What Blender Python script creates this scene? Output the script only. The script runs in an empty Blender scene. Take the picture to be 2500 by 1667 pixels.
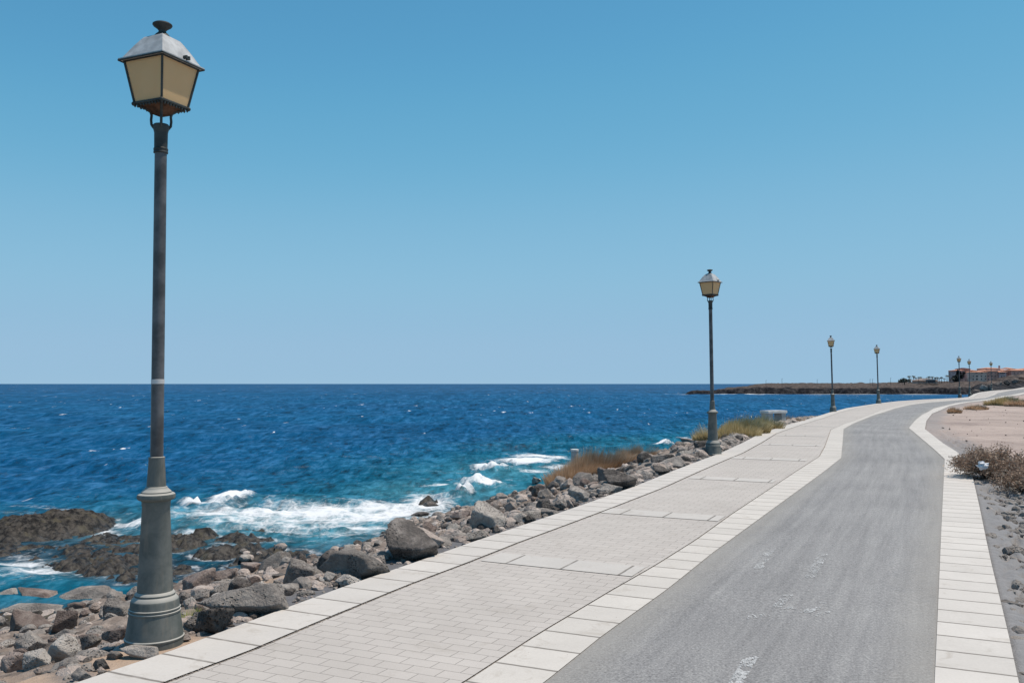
import bpy, bmesh, math, random
import numpy as np
from mathutils import Vector, Matrix
R = math.radians
random.seed(7)
rng = np.random.default_rng(7)
sc = bpy.context.scene
C = sc.collection

# ------------------------------------------------------------------ camera, sky, sun, exposure
EYE = 1.6
F = 2200.0                      # focal length in pixels of the 2500 px wide photograph
PITCH = math.atan(103.1 / F)
cam = bpy.data.cameras.new('camera')
cam.sensor_width = 36
cam.lens = 36 * F / 2500
cam.clip_start = 0.05
cam.clip_end = 60000
co = bpy.data.objects.new('camera', cam)
C.objects.link(co)
co.location = (0, 0, EYE)
co.rotation_euler = (math.pi / 2 + PITCH, 0, 0)
sc.camera = co

SUN_EL, SUN_AZ = 69.0, 8.0     # azimuth from +X towards +Y
w = bpy.data.worlds.new('World')
sc.world = w
w.use_nodes = True
wt = w.node_tree
sky = wt.nodes.new('ShaderNodeTexSky')
sky.sky_type = 'NISHITA'
sky.sun_disc = False
sky.sun_elevation = R(SUN_EL)
sky.sun_rotation = R(90 - SUN_AZ)
sky.altitude = 0
bgn = wt.nodes['Background']
bgn.inputs['Strength'].default_value = 0.105
sky.air_density = 0.6; sky.dust_density = 0.0; sky.ozone_density = 2.0
STR = 0.105
def wscale(src, f):
    n = wt.nodes.new('ShaderNodeVectorMath'); n.operation = 'SCALE'
    wt.links.new(src, n.inputs[0]); n.inputs['Scale'].default_value = f
    return n.outputs[0]
grade = wt.nodes.new('ShaderNodeRGBCurve')           # colour grade of the whole sky: clean marine air, cyan cast
for ci, pts in enumerate([[(.103, .102), (.13, .141), (.21, .238), (.393, .300), (.705, .323)],
                          [(.177, .337), (.222, .405), (.345, .490), (.573, .510), (.803, .520)],
                          [(.347, .578), (.416, .631), (.574, .690), (.746, .700), (.9, .71)]]):
    cv = grade.mapping.curves[ci]
    for q in pts: cv.points.new(*q)
    cv.points[-1].location = (1, pts[-1][1] + .02)
grade.mapping.update()
wt.links.new(wscale(sky.outputs[0], STR), grade.inputs['Color'])
wt.links.new(wscale(grade.outputs[0], 1 / STR), bgn.inputs['Color'])

sl = bpy.data.lights.new('sun', 'SUN')
sl.energy = 4.8
sl.angle = R(0.5)
sl.color = (1.0, 0.87, 0.73)
so = bpy.data.objects.new('sun', sl)
C.objects.link(so)
sdir = Vector((math.cos(R(SUN_EL)) * math.cos(R(SUN_AZ)), math.cos(R(SUN_EL)) * math.sin(R(SUN_AZ)), math.sin(R(SUN_EL))))
so.rotation_euler = sdir.to_track_quat('Z', 'Y').to_euler()
sc.view_settings.view_transform = 'Standard'
sc.view_settings.look = 'None'
sc.view_settings.gamma = 1
sc.view_settings.exposure = 0.0

# ------------------------------------------------------------------ numpy noise
def _h(ix, iy, iz, seed):
    n = (ix.astype(np.int64) * 374761393 + iy.astype(np.int64) * 668265263 + iz.astype(np.int64) * 2147483647 + seed * 1274126177) & 0xffffffff
    n = ((n ^ (n >> 13)) * 1274126177) & 0xffffffff
    n = ((n ^ (n >> 16)) * 2246822519) & 0xffffffff
    n = n ^ (n >> 15)
    return (n & 0xffffff) / float(0xffffff)
def vn2(x, y, seed=0):
    ix, iy = np.floor(x), np.floor(y)
    fx, fy = x - ix, y - iy
    fx = fx * fx * (3 - 2 * fx); fy = fy * fy * (3 - 2 * fy)
    z = np.zeros_like(ix)
    a, b = _h(ix, iy, z, seed), _h(ix + 1, iy, z, seed)
    c, d = _h(ix, iy + 1, z, seed), _h(ix + 1, iy + 1, z, seed)
    return (a * (1 - fx) + b * fx) * (1 - fy) + (c * (1 - fx) + d * fx) * fy
def vn3(x, y, z, seed=0):
    ix, iy, iz = np.floor(x), np.floor(y), np.floor(z)
    f = [q * q * (3 - 2 * q) for q in (x - ix, y - iy, z - iz)]
    r = 0
    for a in (0, 1):
        for b in (0, 1):
            for c in (0, 1):
                wgt = (f[0] if a else 1 - f[0]) * (f[1] if b else 1 - f[1]) * (f[2] if c else 1 - f[2])
                r = r + wgt * _h(ix + a, iy + b, iz + c, seed)
    return r
def fbm2(x, y, o=4, seed=0, gain=0.5):
    s, a, t = 0, 1.0, 0
    for i in range(o):
        s = s + a * (vn2(x, y, seed + i * 17) - 0.5); t += a
        a *= gain
        x, y = x * 2.03 + y * 0.31 + 5.1, y * 2.03 - x * 0.31 + 1.7
    return s / t * 2
def fbm3(x, y, z, o=3, seed=0, gain=0.5):
    s, a, t = 0, 1.0, 0
    for i in range(o):
        s = s + a * (vn3(x, y, z, seed + i * 31) - 0.5); t += a
        a *= gain
        x, y, z = x * 2.07 + 3.1, y * 2.07 + 1.3, z * 2.07 + 7.7
    return s / t * 2
def worley(x, y, seed=0):
    ix, iy = np.floor(x), np.floor(y)
    f1 = np.full(x.shape, 9.0); f2 = np.full(x.shape, 9.0); idv = np.zeros(x.shape)
    z = np.zeros_like(ix)
    for a in (-1, 0, 1):
        for b in (-1, 0, 1):
            cx, cy = ix + a, iy + b
            px = cx + _h(cx, cy, z, seed); py = cy + _h(cx, cy, z, seed + 5)
            d = np.hypot(px - x, py - y)
            hid = _h(cx, cy, z, seed + 9)
            nearer = d < f1
            f2 = np.where(nearer, f1, np.minimum(f2, d))
            idv = np.where(nearer, hid, idv)
            f1 = np.where(nearer, d, f1)
    return f1, f2, idv
def sstep(a, b, x):
    t = np.clip((x - a) / (b - a), 0, 1)
    return t * t * (3 - 2 * t)

# ------------------------------------------------------------------ ground along the promenade (height depends on Y only)
SEA = -3.0
_gy = np.arange(-40, 400, 0.25)
_gz = np.interp(_gy, [6, 19, 45, 59, 84, 97, 116.6, 135, 150, 170, 400], [0, .166, .2, .32, .38, .40, .70, .80, 1.1, 1.5, 2.2])
_k = np.exp(-0.5 * (np.arange(-12, 13) / 4.0) ** 2); _k /= _k.sum()
_gz = np.convolve(np.pad(_gz, 12, mode='edge'), _k, mode='valid')
def Zg(Y): return np.interp(Y, _gy, _gz)
def ray(px, py):
    x, u = (px - 1250) / F, (833.5 - py) / F
    cp, sp = math.cos(PITCH), math.sin(PITCH)
    return x, cp - u * sp, sp + u * cp          # X, Y, Z parts
def path_hit(px, py):
    x, y, z = ray(px, py)
    Ys = np.arange(1.0, 330, 0.02)
    zr = EYE + z / y * Ys
    i = int(np.argmax(zr < Zg(Ys)))
    if zr[i] >= Zg(Ys)[i]: i = len(Ys) - 1
    return x / y * Ys[i], Ys[i]
def edge(pts):
    P = sorted([path_hit(*p) for p in pts], key=lambda q: q[1])
    Y = np.array([p[1] for p in P]); X = np.array([p[0] for p in P])
    j = int(np.argmax(Y > Y[0] + 3.5))
    s0 = (X[j] - X[0]) / (Y[j] - Y[0])
    s1 = 0.93
    Y = np.concatenate([[-14], Y, [Y[-1] + 120]])
    X = np.concatenate([[X[0] + s0 * (-14 - Y[1])], X, [X[-1] + s1 * 120]])
    return Y, X
E = {}
E['A'] = edge([(188, 1667), (422, 1586), (618, 1514), (847, 1429), (1022, 1369), (1150, 1324), (1269, 1284), (1405, 1238), (1541, 1190), (1646, 1148), (1714, 1122), (1761, 1105), (1814, 1080), (1856, 1058), (1925, 1036), (1983, 1020), (2025, 1006.6), (2067, 996), (2136, 985.6), (2193, 979), (2253, 975), (2345, 971), (2364, 969), (2376, 962), (2391, 957.6), (2442, 952), (2500, 945)])
E['C'] = edge([(1132, 1667), (1312.6, 1547.6), (1493, 1441), (1599.6, 1380), (1700.5, 1316), (1785.6, 1255), (1944, 1150), (2000, 1114), (2013, 1091), (2028, 1049), (2059, 1035), (2098, 1022), (2146, 1003), (2203, 989), (2260, 981), (2337, 975.4), (2400, 970.5), (2428, 959), (2500, 947.5)])
E['D'] = edge([(1328.5, 1667), (1472, 1550), (1631.5, 1436), (1738, 1351), (1876, 1250), (2013, 1150), (2053.5, 1117.6), (2057, 1080), (2059.5, 1047), (2082.5, 1034), (2134, 1013), (2184, 997), (2222, 988), (2270, 982), (2346.5, 976), (2404, 971.5), (2435, 959.5), (2500, 948.5)])
E['E'] = edge([(2282, 1667), (2290.4, 1476), (2296.7, 1325), (2301, 1229.7), (2306.5, 1121), (2219, 1044.7), (2235, 1025.5), (2252, 1012), (2280, 997), (2337, 983.4), (2413.5, 974), (2450, 966), (2500, 958)])
E['F'] = edge([(2487, 1667), (2464.8, 1561.5), (2443.5, 1472), (2422, 1383), (2407, 1315), (2392.5, 1242.5), (2373, 1157), (2340.5, 1106), (2304, 1083), (2258, 1047), (2262, 1026.5), (2276, 1009), (2318, 991), (2370, 981), (2425, 975.5), (2462, 967.5), (2500, 961)])
def X_(k, Y):
    if k == 'B':
        return np.minimum(X_('A', Y) + 0.415 / np.maximum(np.interp(Y, PY, PC), .5), X_('C', Y) - .3)
    return np.interp(Y, E[k][0], E[k][1])
# smoothed heading and arc length of the whole promenade
PY = np.arange(-14, 230, 0.25)
_xm = 0.5 * (np.interp(PY, *E['A']) + np.interp(PY, *E['F']))
_k2 = np.exp(-0.5 * (np.arange(-40, 41) / 14.0) ** 2); _k2 /= _k2.sum()
_pad = np.concatenate([_xm[0] + (np.arange(-40, 0)) * (_xm[1] - _xm[0]), _xm, _xm[-1] + np.arange(1, 41) * (_xm[-1] - _xm[-2])])
PX = np.convolve(_pad, _k2, mode='valid')
_dx = np.gradient(PX, PY)
PTH = np.arctan(_dx)
PC = np.cos(PTH)
PS = np.concatenate([[0], np.cumsum(np.hypot(np.diff(PX), np.diff(PY)))])
def uvof(X, Y):
    xc, th, s = np.interp(Y, PY, PX), np.interp(Y, PY, PTH), np.interp(Y, PY, PS)
    return s + (X - xc) * np.sin(th), (X - xc) * np.cos(th)

# ------------------------------------------------------------------ object helpers
def tag(o, label=None, cat=None, group=None, kind=None):
    if label: o['label'] = label
    if cat: o['category'] = cat
    if group: o['group'] = group
    if kind: o['kind'] = kind
    return o
def link(name, me, mat=None, parent=None):
    o = bpy.data.objects.new(name, me)
    C.objects.link(o)
    if mat is not None and me is not None and len(me.materials) == 0: me.materials.append(mat)
    if parent is not None: o.parent = parent
    return o
def empty(name, loc, rz=0, rot=None):
    o = bpy.data.objects.new(name, None)
    o.empty_display_size = .2
    C.objects.link(o)
    o.location = loc
    o.rotation_euler = rot if rot else (0, 0, rz)
    return o
def np_mesh(name, V, Fc, smooth=True, uv=None, attrs=None):
    """V (n,3), Fc (m,4) or (m,3) int array"""
    V = np.asarray(V, dtype=np.float32); Fc = np.asarray(Fc, dtype=np.int32)
    me = bpy.data.meshes.new(name)
    k = Fc.shape[1]
    me.vertices.add(len(V)); me.vertices.foreach_set('co', V.ravel())
    me.loops.add(Fc.size); me.loops.foreach_set('vertex_index', Fc.ravel())
    me.polygons.add(len(Fc)); me.polygons.foreach_set('loop_start', np.arange(0, Fc.size, k, dtype=np.int32))
    me.polygons.foreach_set('use_smooth', np.full(len(Fc), smooth))
    me.update(calc_edges=True)
    if uv is not None:
        l = me.uv_layers.new(name='UVMap')
        l.data.foreach_set('uv', np.asarray(uv, dtype=np.float32)[Fc.ravel()].ravel())
    for nme, a in (attrs or {}).items():
        at = me.attributes.new(nme, 'FLOAT', 'POINT')
        at.data.foreach_set('value', np.asarray(a, dtype=np.float32).ravel())
    me.validate()
    return me
def grid_faces(nr, nc, flip=False):
    i = np.arange(nr - 1)[:, None] * nc + np.arange(nc - 1)[None, :]
    f = np.stack([i, i + 1, i + nc + 1, i + nc], -1).reshape(-1, 4)
    return f[:, ::-1] if flip else f
def bm_obj(name, bm, mat, parent=None, smooth=False):
    me = bpy.data.meshes.new(name)
    bmesh.ops.recalc_face_normals(bm, faces=bm.faces)
    bm.to_mesh(me); bm.free()
    for p in me.polygons: p.use_smooth = smooth
    if smooth: me.set_sharp_from_angle(angle=R(28))
    return link(name, me, mat, parent)
def bx(bm, c, s, rz=0):
    m = Matrix.Translation(c) @ Matrix.Rotation(rz, 4, 'Z') @ Matrix.Diagonal((s[0], s[1], s[2], 1))
    return bmesh.ops.create_cube(bm, size=1, matrix=m)['verts']
def bar(bm, a, b, r, r2=None, seg=8):
    a, b = Vector(a), Vector(b)
    d = b - a
    m = Matrix.Translation((a + b) / 2) @ d.to_track_quat('Z', 'Y').to_matrix().to_4x4()
    bmesh.ops.create_cone(bm, cap_ends=True, segments=seg, radius1=r, radius2=r if r2 is None else r2, depth=d.length, matrix=m)
def lathe(bm, prof, seg=48):
    rings = []
    for z, r in prof:
        rings.append([bm.verts.new((r * math.cos(2 * math.pi * i / seg), r * math.sin(2 * math.pi * i / seg), z)) for i in range(seg)])
    for a, b in zip(rings, rings[1:]):
        for i in range(seg):
            bm.faces.new((a[i], a[(i + 1) % seg], b[(i + 1) % seg], b[i]))
    bm.faces.new(rings[0][::-1]); bm.faces.new(rings[-1])
def copy_tree(o, parent=None):
    c = o.copy(); C.objects.link(c)
    if parent is not None: c.parent = parent
    for ch in list(o.children): copy_tree(ch, c)
    return c

# ------------------------------------------------------------------ material helpers
ALB = (.79, .81, .84)            # overall albedo level
class M_:
    def __init__(s, name, rough=0.8, spec=0.3):
        s.m = bpy.data.materials.new(name); s.m.use_nodes = True
        s.t = s.m.node_tree; s.b = s.t.nodes['Principled BSDF']
        s.b.inputs['Roughness'].default_value = rough
        s.b.inputs['Specular IOR Level'].default_value = spec
    def n(s, typ, **kw):
        nd = s.t.nodes.new(typ)
        for k, v in kw.items(): setattr(nd, k, v)
        return nd
    def put(s, sock, v):
        if isinstance(v, bpy.types.NodeSocket): s.t.links.new(v, sock)
        elif isinstance(v, (tuple, list)) and len(v) == 3 and sock.type == 'RGBA': sock.default_value = (*v, 1)
        else: sock.default_value = v
    def math(s, op, a, b=None, c=None, clamp=False):
        nd = s.n('ShaderNodeMath', operation=op); nd.use_clamp = clamp
        s.put(nd.inputs[0], a)
        if b is not None: s.put(nd.inputs[1], b)
        if c is not None: s.put(nd.inputs[2], c)
        return nd.outputs[0]
    def rng(s, v, a, b, c=0.0, d=1.0, smooth=True):
        nd = s.n('ShaderNodeMapRange'); nd.interpolation_type = 'SMOOTHSTEP' if smooth else 'LINEAR'
        s.put(nd.inputs[0], v)
        for i, q in enumerate((a, b, c, d)): s.put(nd.inputs[i + 1], q)
        return nd.outputs[0]
    def mix(s, f, a, b, mode='MIX'):
        nd = s.n('ShaderNodeMix', data_type='RGBA', blend_type=mode)
        s.put(nd.inputs[0], f); s.put(nd.inputs[6], a); s.put(nd.inputs[7], b)
        return nd.outputs[2]
    def vec(s, which='Object', scale=(1, 1, 1), rot=(0, 0, 0), loc=(0, 0, 0)):
        if which == 'Position': src = s.n('ShaderNodeNewGeometry').outputs['Position']
        else: src = s.n('ShaderNodeTexCoord').outputs[which]
        mp = s.n('ShaderNodeMapping'); s.t.links.new(src, mp.inputs[0])
        mp.inputs['Scale'].default_value = scale; mp.inputs['Rotation'].default_value = rot; mp.inputs['Location'].default_value = loc
        return mp.outputs[0]
    def noise(s, v, scale, detail=4, rough=.55, dist=0.0):
        nd = s.n('ShaderNodeTexNoise'); s.t.links.new(v, nd.inputs['Vector'])
        nd.inputs['Scale'].default_value = scale; nd.inputs['Detail'].default_value = detail
        nd.inputs['Roughness'].default_value = rough; nd.inputs['Distortion'].default_value = dist
        return nd.outputs['Fac']
    def vor(s, v, scale, feature='F1', out='Distance', rand=1.0):
        nd = s.n('ShaderNodeTexVoronoi'); nd.feature = feature; s.t.links.new(v, nd.inputs['Vector'])
        nd.inputs['Scale'].default_value = scale; nd.inputs['Randomness'].default_value = rand
        return nd.outputs[out]
    def attr(s, name, out='Fac'):
        nd = s.n('ShaderNodeAttribute'); nd.attribute_name = name
        return nd.outputs[out]
    def bump(s, h, strength, dist, prev=None):
        nd = s.n('ShaderNodeBump'); s.put(nd.inputs['Height'], h)
        nd.inputs['Strength'].default_value = strength; nd.inputs['Distance'].default_value = dist
        if prev is not None: s.t.links.new(prev, nd.inputs['Normal'])
        return nd.outputs[0]
    def out(s, col=None, normal=None, rough=None):
        if col is not None:
            if s.m.name not in ('lamp_paint', 'pole_paint', 'rock_dark', 'rock_grey', 'lamp_dark'): col = s.mix(1.0, col, ALB, 'MULTIPLY')
            s.put(s.b.inputs['Base Color'], col)
        if normal is not None: s.put(s.b.inputs['Normal'], normal)
        if rough is not None: s.put(s.b.inputs['Roughness'], rough)
        return s.m
MAT = {}
def simple(name, col, rough=.7, spec=.3, var=.12, scale=8, bumpd=0.0, metallic=0.0, which='Object'):
    k = M_(name, rough, spec)
    v = k.vec(which)
    n1 = k.noise(v, scale, 5, .6)
    f = k.rng(n1, .3, .7, 1 - var * 1.6, 1 + var)
    c = k.mix(1.0, col, k.n('ShaderNodeCombineColor').outputs[0], 'MULTIPLY')
    cc = k.t.nodes[-2] if False else None
    comb = [q for q in k.t.nodes if q.type == 'COMBINE_COLOR'][-1]
    for i in range(3): k.put(comb.inputs[i], f)
    nm = k.bump(k.noise(v, scale * 6, 3), .5, bumpd) if bumpd else None
    k.b.inputs['Metallic'].default_value = metallic
    MAT[name] = k.out(c, nm)
    return MAT[name]

# --- paving materials (UV: u along the promenade, v across, in metres)
def slab_mat(name, base, pitch=.372, along='X', jw=.012):
    k = M_(name, .85, .25)
    uv = k.n('ShaderNodeTexCoord').outputs['UV']
    sp = k.n('ShaderNodeSeparateXYZ'); k.t.links.new(uv, sp.inputs[0])
    u = sp.outputs[along]
    wob = k.noise(uv, 9, 3)
    uu = k.math('ADD', u, k.math('MULTIPLY', k.math('SUBTRACT', wob, .5), .012))
    q = k.math('DIVIDE', uu, pitch)
    fr = k.math('PINGPONG', q, .5)
    dist = k.math('MULTIPLY', k.math('SUBTRACT', .5, k.math('ABSOLUTE', k.math('SUBTRACT', k.math('FRACT', q), .5))), pitch)
    joint = k.rng(dist, jw * .4, jw * 1.35, 1.0, 0.0)
    wn = k.n('ShaderNodeTexWhiteNoise', noise_dimensions='1D'); k.put(wn.inputs['W'], k.math('FLOOR', q))
    p = k.vec('Position')
    n1 = k.noise(p, 2.2, 6, .6); n2 = k.noise(p, 60, 3, .7); n3 = k.noise(p, .6, 3)
    tone = k.math('ADD', k.math('MULTIPLY', wn.outputs[0], .09), k.math('ADD', k.math('MULTIPLY', n1, .22), k.math('MULTIPLY', n2, .22)))
    tone = k.math('ADD', tone, .67)
    cmb = k.n('ShaderNodeCombineColor')
    for i in range(3): k.put(cmb.inputs[i], tone)
    c = k.mix(1.0, base, cmb.outputs[0], 'MULTIPLY')
    c = k.mix(k.rng(n3, .5, .75, 0, .35), c, tuple(x * .82 for x in base))
    c = k.mix(k.math('MULTIPLY', k.rng(k.noise(p, 4.5, 6, .7, .6), .54, .70), .42), c, (.40, .35, .29))
    spots = k.rng(k.vor(p, 14), .03, .07, 1.0, 0.0)
    spots = k.math('MULTIPLY', spots, k.rng(k.noise(p, 3.1), .55, .62))
    c = k.mix(spots, c, (.14, .12, .10))
    c = k.mix(k.math('MULTIPLY', joint, k.rng(k.noise(uv, 3.7), .3, .5, .55, 1.0)), c, (.235, .21, .185))
    h = k.math('SUBTRACT', k.math('MULTIPLY', n2, .15), joint)
    MAT[name] = k.out(c, k.bump(h, .5, .006))
slab_mat('kerb_slab', (.655, .612, .56))
slab_mat('middle_slab', (.665, .62, .562), .365)
slab_mat('edge_slab', (.685, .64, .585), .352)
slab_mat('cross_slab', (.63, .592, .545), .52, 'Y')

k = M_('pavers', .85, .25)
uv = k.n('ShaderNodeTexCoord').outputs['UV']
sp = k.n('ShaderNodeSeparateXYZ'); k.t.links.new(uv, sp.inputs[0])
cb = k.n('ShaderNodeCombineXYZ'); k.t.links.new(sp.outputs['Y'], cb.inputs[0]); k.t.links.new(sp.outputs['X'], cb.inputs[1])
wv = k.n('ShaderNodeVectorMath', operation='ADD'); nz = k.n('ShaderNodeTexNoise'); k.t.links.new(cb.outputs[0], nz.inputs['Vector']); nz.inputs['Scale'].default_value = 5
sc_ = k.n('ShaderNodeVectorMath', operation='SCALE'); k.t.links.new(nz.outputs['Color'], sc_.inputs[0]); sc_.inputs['Scale'].default_value = .010
k.t.links.new(cb.outputs[0], wv.inputs[0]); k.t.links.new(sc_.outputs[0], wv.inputs[1])
br = k.n('ShaderNodeTexBrick'); k.t.links.new(wv.outputs[0], br.inputs['Vector'])
br.offset = .5; br.inputs['Scale'].default_value = 1.0
br.inputs['Mortar Size'].default_value = .0036; br.inputs['Mortar Smooth'].default_value = .6
br.inputs['Brick Width'].default_value = .20; br.inputs['Row Height'].default_value = .115
br.inputs['Color1'].default_value = (.505, .462, .42, 1); br.inputs['Color2'].default_value = (.54, .496, .452, 1); br.inputs['Mortar'].default_value = (.27, .245, .22, 1)
p = k.vec('Position')
n1 = k.noise(p, 1.3, 5, .6); n2 = k.noise(p, 75, 3, .7); n0 = k.noise(p, .35, 3)
tone = k.math('ADD', k.math('ADD', k.math('MULTIPLY', n1, .25), k.math('MULTIPLY', n2, .22)), k.math('ADD', .65, k.math('MULTIPLY', n0, .25)))
cmb = k.n('ShaderNodeCombineColor')
for i in range(3): k.put(cmb.inputs[i], tone)
c = k.mix(1.0, br.outputs['Color'], cmb.outputs[0], 'MULTIPLY')
c = k.mix(k.math('MULTIPLY', k.rng(k.vor(p, 11), .02, .05, 1, 0), k.rng(k.noise(p, 2.3), .56, .62)), c, (.16, .12, .09))
c = k.mix(k.math('MULTIPLY', k.rng(k.noise(p, 2.4, 6, .7, .8), .55, .72), .35), c, (.36, .32, .27))
MAT['pavers'] = k.out(c, k.bump(k.math('SUBTRACT', k.math('MULTIPLY', n2, .2), br.outputs['Fac']), .45, .004))

k = M_('asphalt', .8, .3)
uv = k.n('ShaderNodeTexCoord').outputs['UV']
p = k.vec('Position')
sp = k.n('ShaderNodeSeparateXYZ'); k.t.links.new(uv, sp.inputs[0])
mp = k.n('ShaderNodeMapping'); k.t.links.new(uv, mp.inputs[0]); mp.inputs['Scale'].default_value = (.35, 9, 1)
streak = k.noise(mp.outputs[0], 1, 5, .65)
g1 = k.noise(p, 130, 3, .75); g2 = k.noise(p, 38, 4, .7); big = k.noise(p, .5, 4)
tone = k.math('ADD', k.math('MULTIPLY', k.noise(p, 75, 2, .8), .75), k.math('ADD', k.math('MULTIPLY', g2, .40), k.math('MULTIPLY', streak, .32)))
tone = k.math('ADD', tone, k.math('MULTIPLY', big, .25))
cr = k.n('ShaderNodeValToRGB'); k.put(cr.inputs[0], k.rng(tone, .67, 1.05, 0, 1, False))
cr.color_ramp.elements[0].color = (.15, .147, .145, 1); cr.color_ramp.elements[1].color = (.43, .42, .40, 1)
el = cr.color_ramp.elements.new(.5); el.color = (.283, .275, .270, 1)
dust = k.math('MULTIPLY', k.rng(k.math('ADD', k.attr('side'), k.math('MULTIPLY', k.noise(p, 4, 4), .25)), .70, 1.15), .5)
c = k.mix(dust, cr.outputs[0], (.36, .335, .295))
pits = k.math('MULTIPLY', k.rng(k.vor(p, 17), .06, .14, 1, 0), k.rng(k.noise(p, 6), .52, .60))
c = k.mix(k.math('MULTIPLY', pits, .75), c, (.06, .06, .065))
lt = k.math('MULTIPLY', k.rng(k.vor(p, 41), .04, .12, 1, 0), k.rng(k.noise(p, 9.3), .5, .6))
c = k.mix(k.math('MULTIPLY', lt, .5), c, (.52, .5, .47))
MAT['asphalt'] = k.out(c, k.bump(g1, .55, .006, k.bump(g2, .35, .008)))

# --- rock, ground
def rock_mat(name, cols, pit=.5, pits=22, band=.0):
    k = M_(name, .92, .2)
    v = k.vec('Object'); p = k.vec('Position')
    inf = k.n('ShaderNodeObjectInfo')
    off = k.n('ShaderNodeVectorMath', operation='ADD'); k.t.links.new(p, off.inputs[0]); k.t.links.new(inf.outputs['Location'], off.inputs[1])
    v = off.outputs[0]
    n1 = k.noise(v, 3.4, 8, .66, .5); n2 = k.noise(v, 30, 5, .75); n3 = k.noise(v, 1.1, 3)
    cr = k.n('ShaderNodeValToRGB'); k.put(cr.inputs[0], k.math('ADD', k.math('MULTIPLY', n1, .75), k.math('MULTIPLY', n2, .35)))
    while len(cr.color_ramp.elements) < len(cols): cr.color_ramp.elements.new(.5)
    for i, (pos, cc) in enumerate(cols):
        cr.color_ramp.elements[i].position = pos; cr.color_ramp.elements[i].color = (*cc, 1)
    f = k.rng(inf.outputs['Random'], 0, 1, .72, 1.28, False)
    cmb = k.n('ShaderNodeCombineColor')
    for i in range(3): k.put(cmb.inputs[i], f)
    c = k.mix(1.0, cr.outputs[0], cmb.outputs[0], 'MULTIPLY')
    d = k.vor(v, pits); holes = k.math('MULTIPLY', k.rng(d, .18, .42, 1, 0), k.rng(k.noise(v, 3.5), .42, .58))
    c = k.mix(k.math('MULTIPLY', holes, pit), c, (.035, .03, .03))
    h = k.math('SUBTRACT', k.math('ADD', k.math('MULTIPLY', n1, 1.2), k.math('MULTIPLY', n2, .55)), k.math('MULTIPLY', holes, .5))
    MAT[name] = k.out(c, k.bump(h, .9, .05))
rock_mat('rock_grey', [(.34, (.11, .105, .104)), (.52, (.225, .205, .19)), (.70, (.38, .35, .32))], .55, 48)
rock_mat('rock_dark', [(.34, (.035, .033, .034)), (.54, (.10, .09, .084)), (.72, (.25, .228, .212))], .7, 38)
rock_mat('rock_brown', [(.34, (.10, .075, .065)), (.53, (.24, .185, .16)), (.70, (.40, .335, .29))], .35, 44)
rock_mat('rock_tan', [(.34, (.20, .155, .13)), (.52, (.40, .33, .285)), (.70, (.58, .50, .44))], .35, 36)
rock_mat('rock_pale', [(.34, (.22, .195, .17)), (.50, (.42, .38, .34)), (.70, (.60, .55, .49))], .4, 50)

k = M_('bank_soil', .95, .15)
p = k.vec('Position')
n1 = k.noise(p, .9, 6, .6, .5); n2 = k.noise(p, 9, 5, .7); n3 = k.noise(p, 60, 3, .7)
cr = k.n('ShaderNodeValToRGB'); k.put(cr.inputs[0], k.math('ADD', k.math('MULTIPLY', n1, .6), k.math('MULTIPLY', n2, .42)))
for i, (pos, cc) in enumerate([(.34, (.13, .12, .115)), (.46, (.23, .185, .155)), (.60, (.38, .31, .26)), (.75, (.50, .42, .355))]):
    if i > 1: cr.color_ramp.elements.new(pos)
    cr.color_ramp.elements[i].position = pos; cr.color_ramp.elements[i].color = (*cc, 1)
cell = k.vor(p, 7, 'F1', 'Color'); spc = k.n('ShaderNodeSeparateColor'); k.t.links.new(cell, spc.inputs[0])
f = k.rng(spc.outputs[0], 0, 1, .55, 1.3, False)
cmb = k.n('ShaderNodeCombineColor')
for i in range(3): k.put(cmb.inputs[i], f)
c = k.mix(.8, cr.outputs[0], k.mix(1.0, cr.outputs[0], cmb.outputs[0], 'MULTIPLY'))
c = k.mix(k.attr('sand'), c, k.mix(n2, (.40, .285, .20), (.53, .41, .32)))
c = k.mix(k.attr('grit'), c, k.mix(n2, (.11, .11, .118), (.23, .228, .235)))
# bare lava of the reef: black, olive weed in patches
reefc = k.mix(k.rng(k.noise(p, 5.5, 6, .72), .38, .64), (.014, .014, .015), (.095, .085, .074))
reefc = k.mix(k.math('MULTIPLY', k.rng(k.noise(p, 1.4, 5, .7), .52, .64), .55), reefc, (.12, .105, .07))
c = k.mix(k.attr('reef'), c, reefc)
MAT['bank_soil'] = k.out(c, k.bump(k.math('ADD', n2, k.math('MULTIPLY', n3, .4)), .8, .03), k.rng(k.attr('wet'), 0, 1, .95, .30, False))

k = M_('sand', .95, .1)
p = k.vec('Position')
n1 = k.noise(p, .25, 5, .6); n2 = k.noise(p, 5, 5, .7); n3 = k.noise(p, 45, 3, .7)
cr = k.n('ShaderNodeValToRGB'); k.put(cr.inputs[0], k.math('ADD', k.math('MULTIPLY', n1, .55), k.math('ADD', k.math('MULTIPLY', n2, .28), k.math('MULTIPLY', n3, .17))))
for i, (pos, cc) in enumerate([(.36, (.31, .25, .225)), (.50, (.45, .365, .32)), (.66, (.57, .47, .41))]):
    if i > 1: cr.color_ramp.elements.new(pos)
    cr.color_ramp.elements[i].position = pos; cr.color_ramp.elements[i].color = (*cc, 1)
st = k.math('MULTIPLY', k.rng(k.vor(p, 5), .06, .13, 1, 0), k.rng(k.noise(p, .9), .5, .6))
c = k.mix(st, cr.outputs[0], (.13, .10, .09))
c = k.mix(k.math('MULTIPLY', k.rng(k.noise(p, 1.1, 7, .72, .6), .50, .66), .35), c, (.22, .185, .165))
c = k.mix(k.attr('grit'), c, k.mix(k.noise(p, 14, 5, .7), (.17, .17, .175), (.37, .36, .355)))
MAT['sand'] = k.out(c, k.bump(k.math('ADD', n2, k.math('MULTIPLY', n3, .5)), .7, .03))

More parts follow.
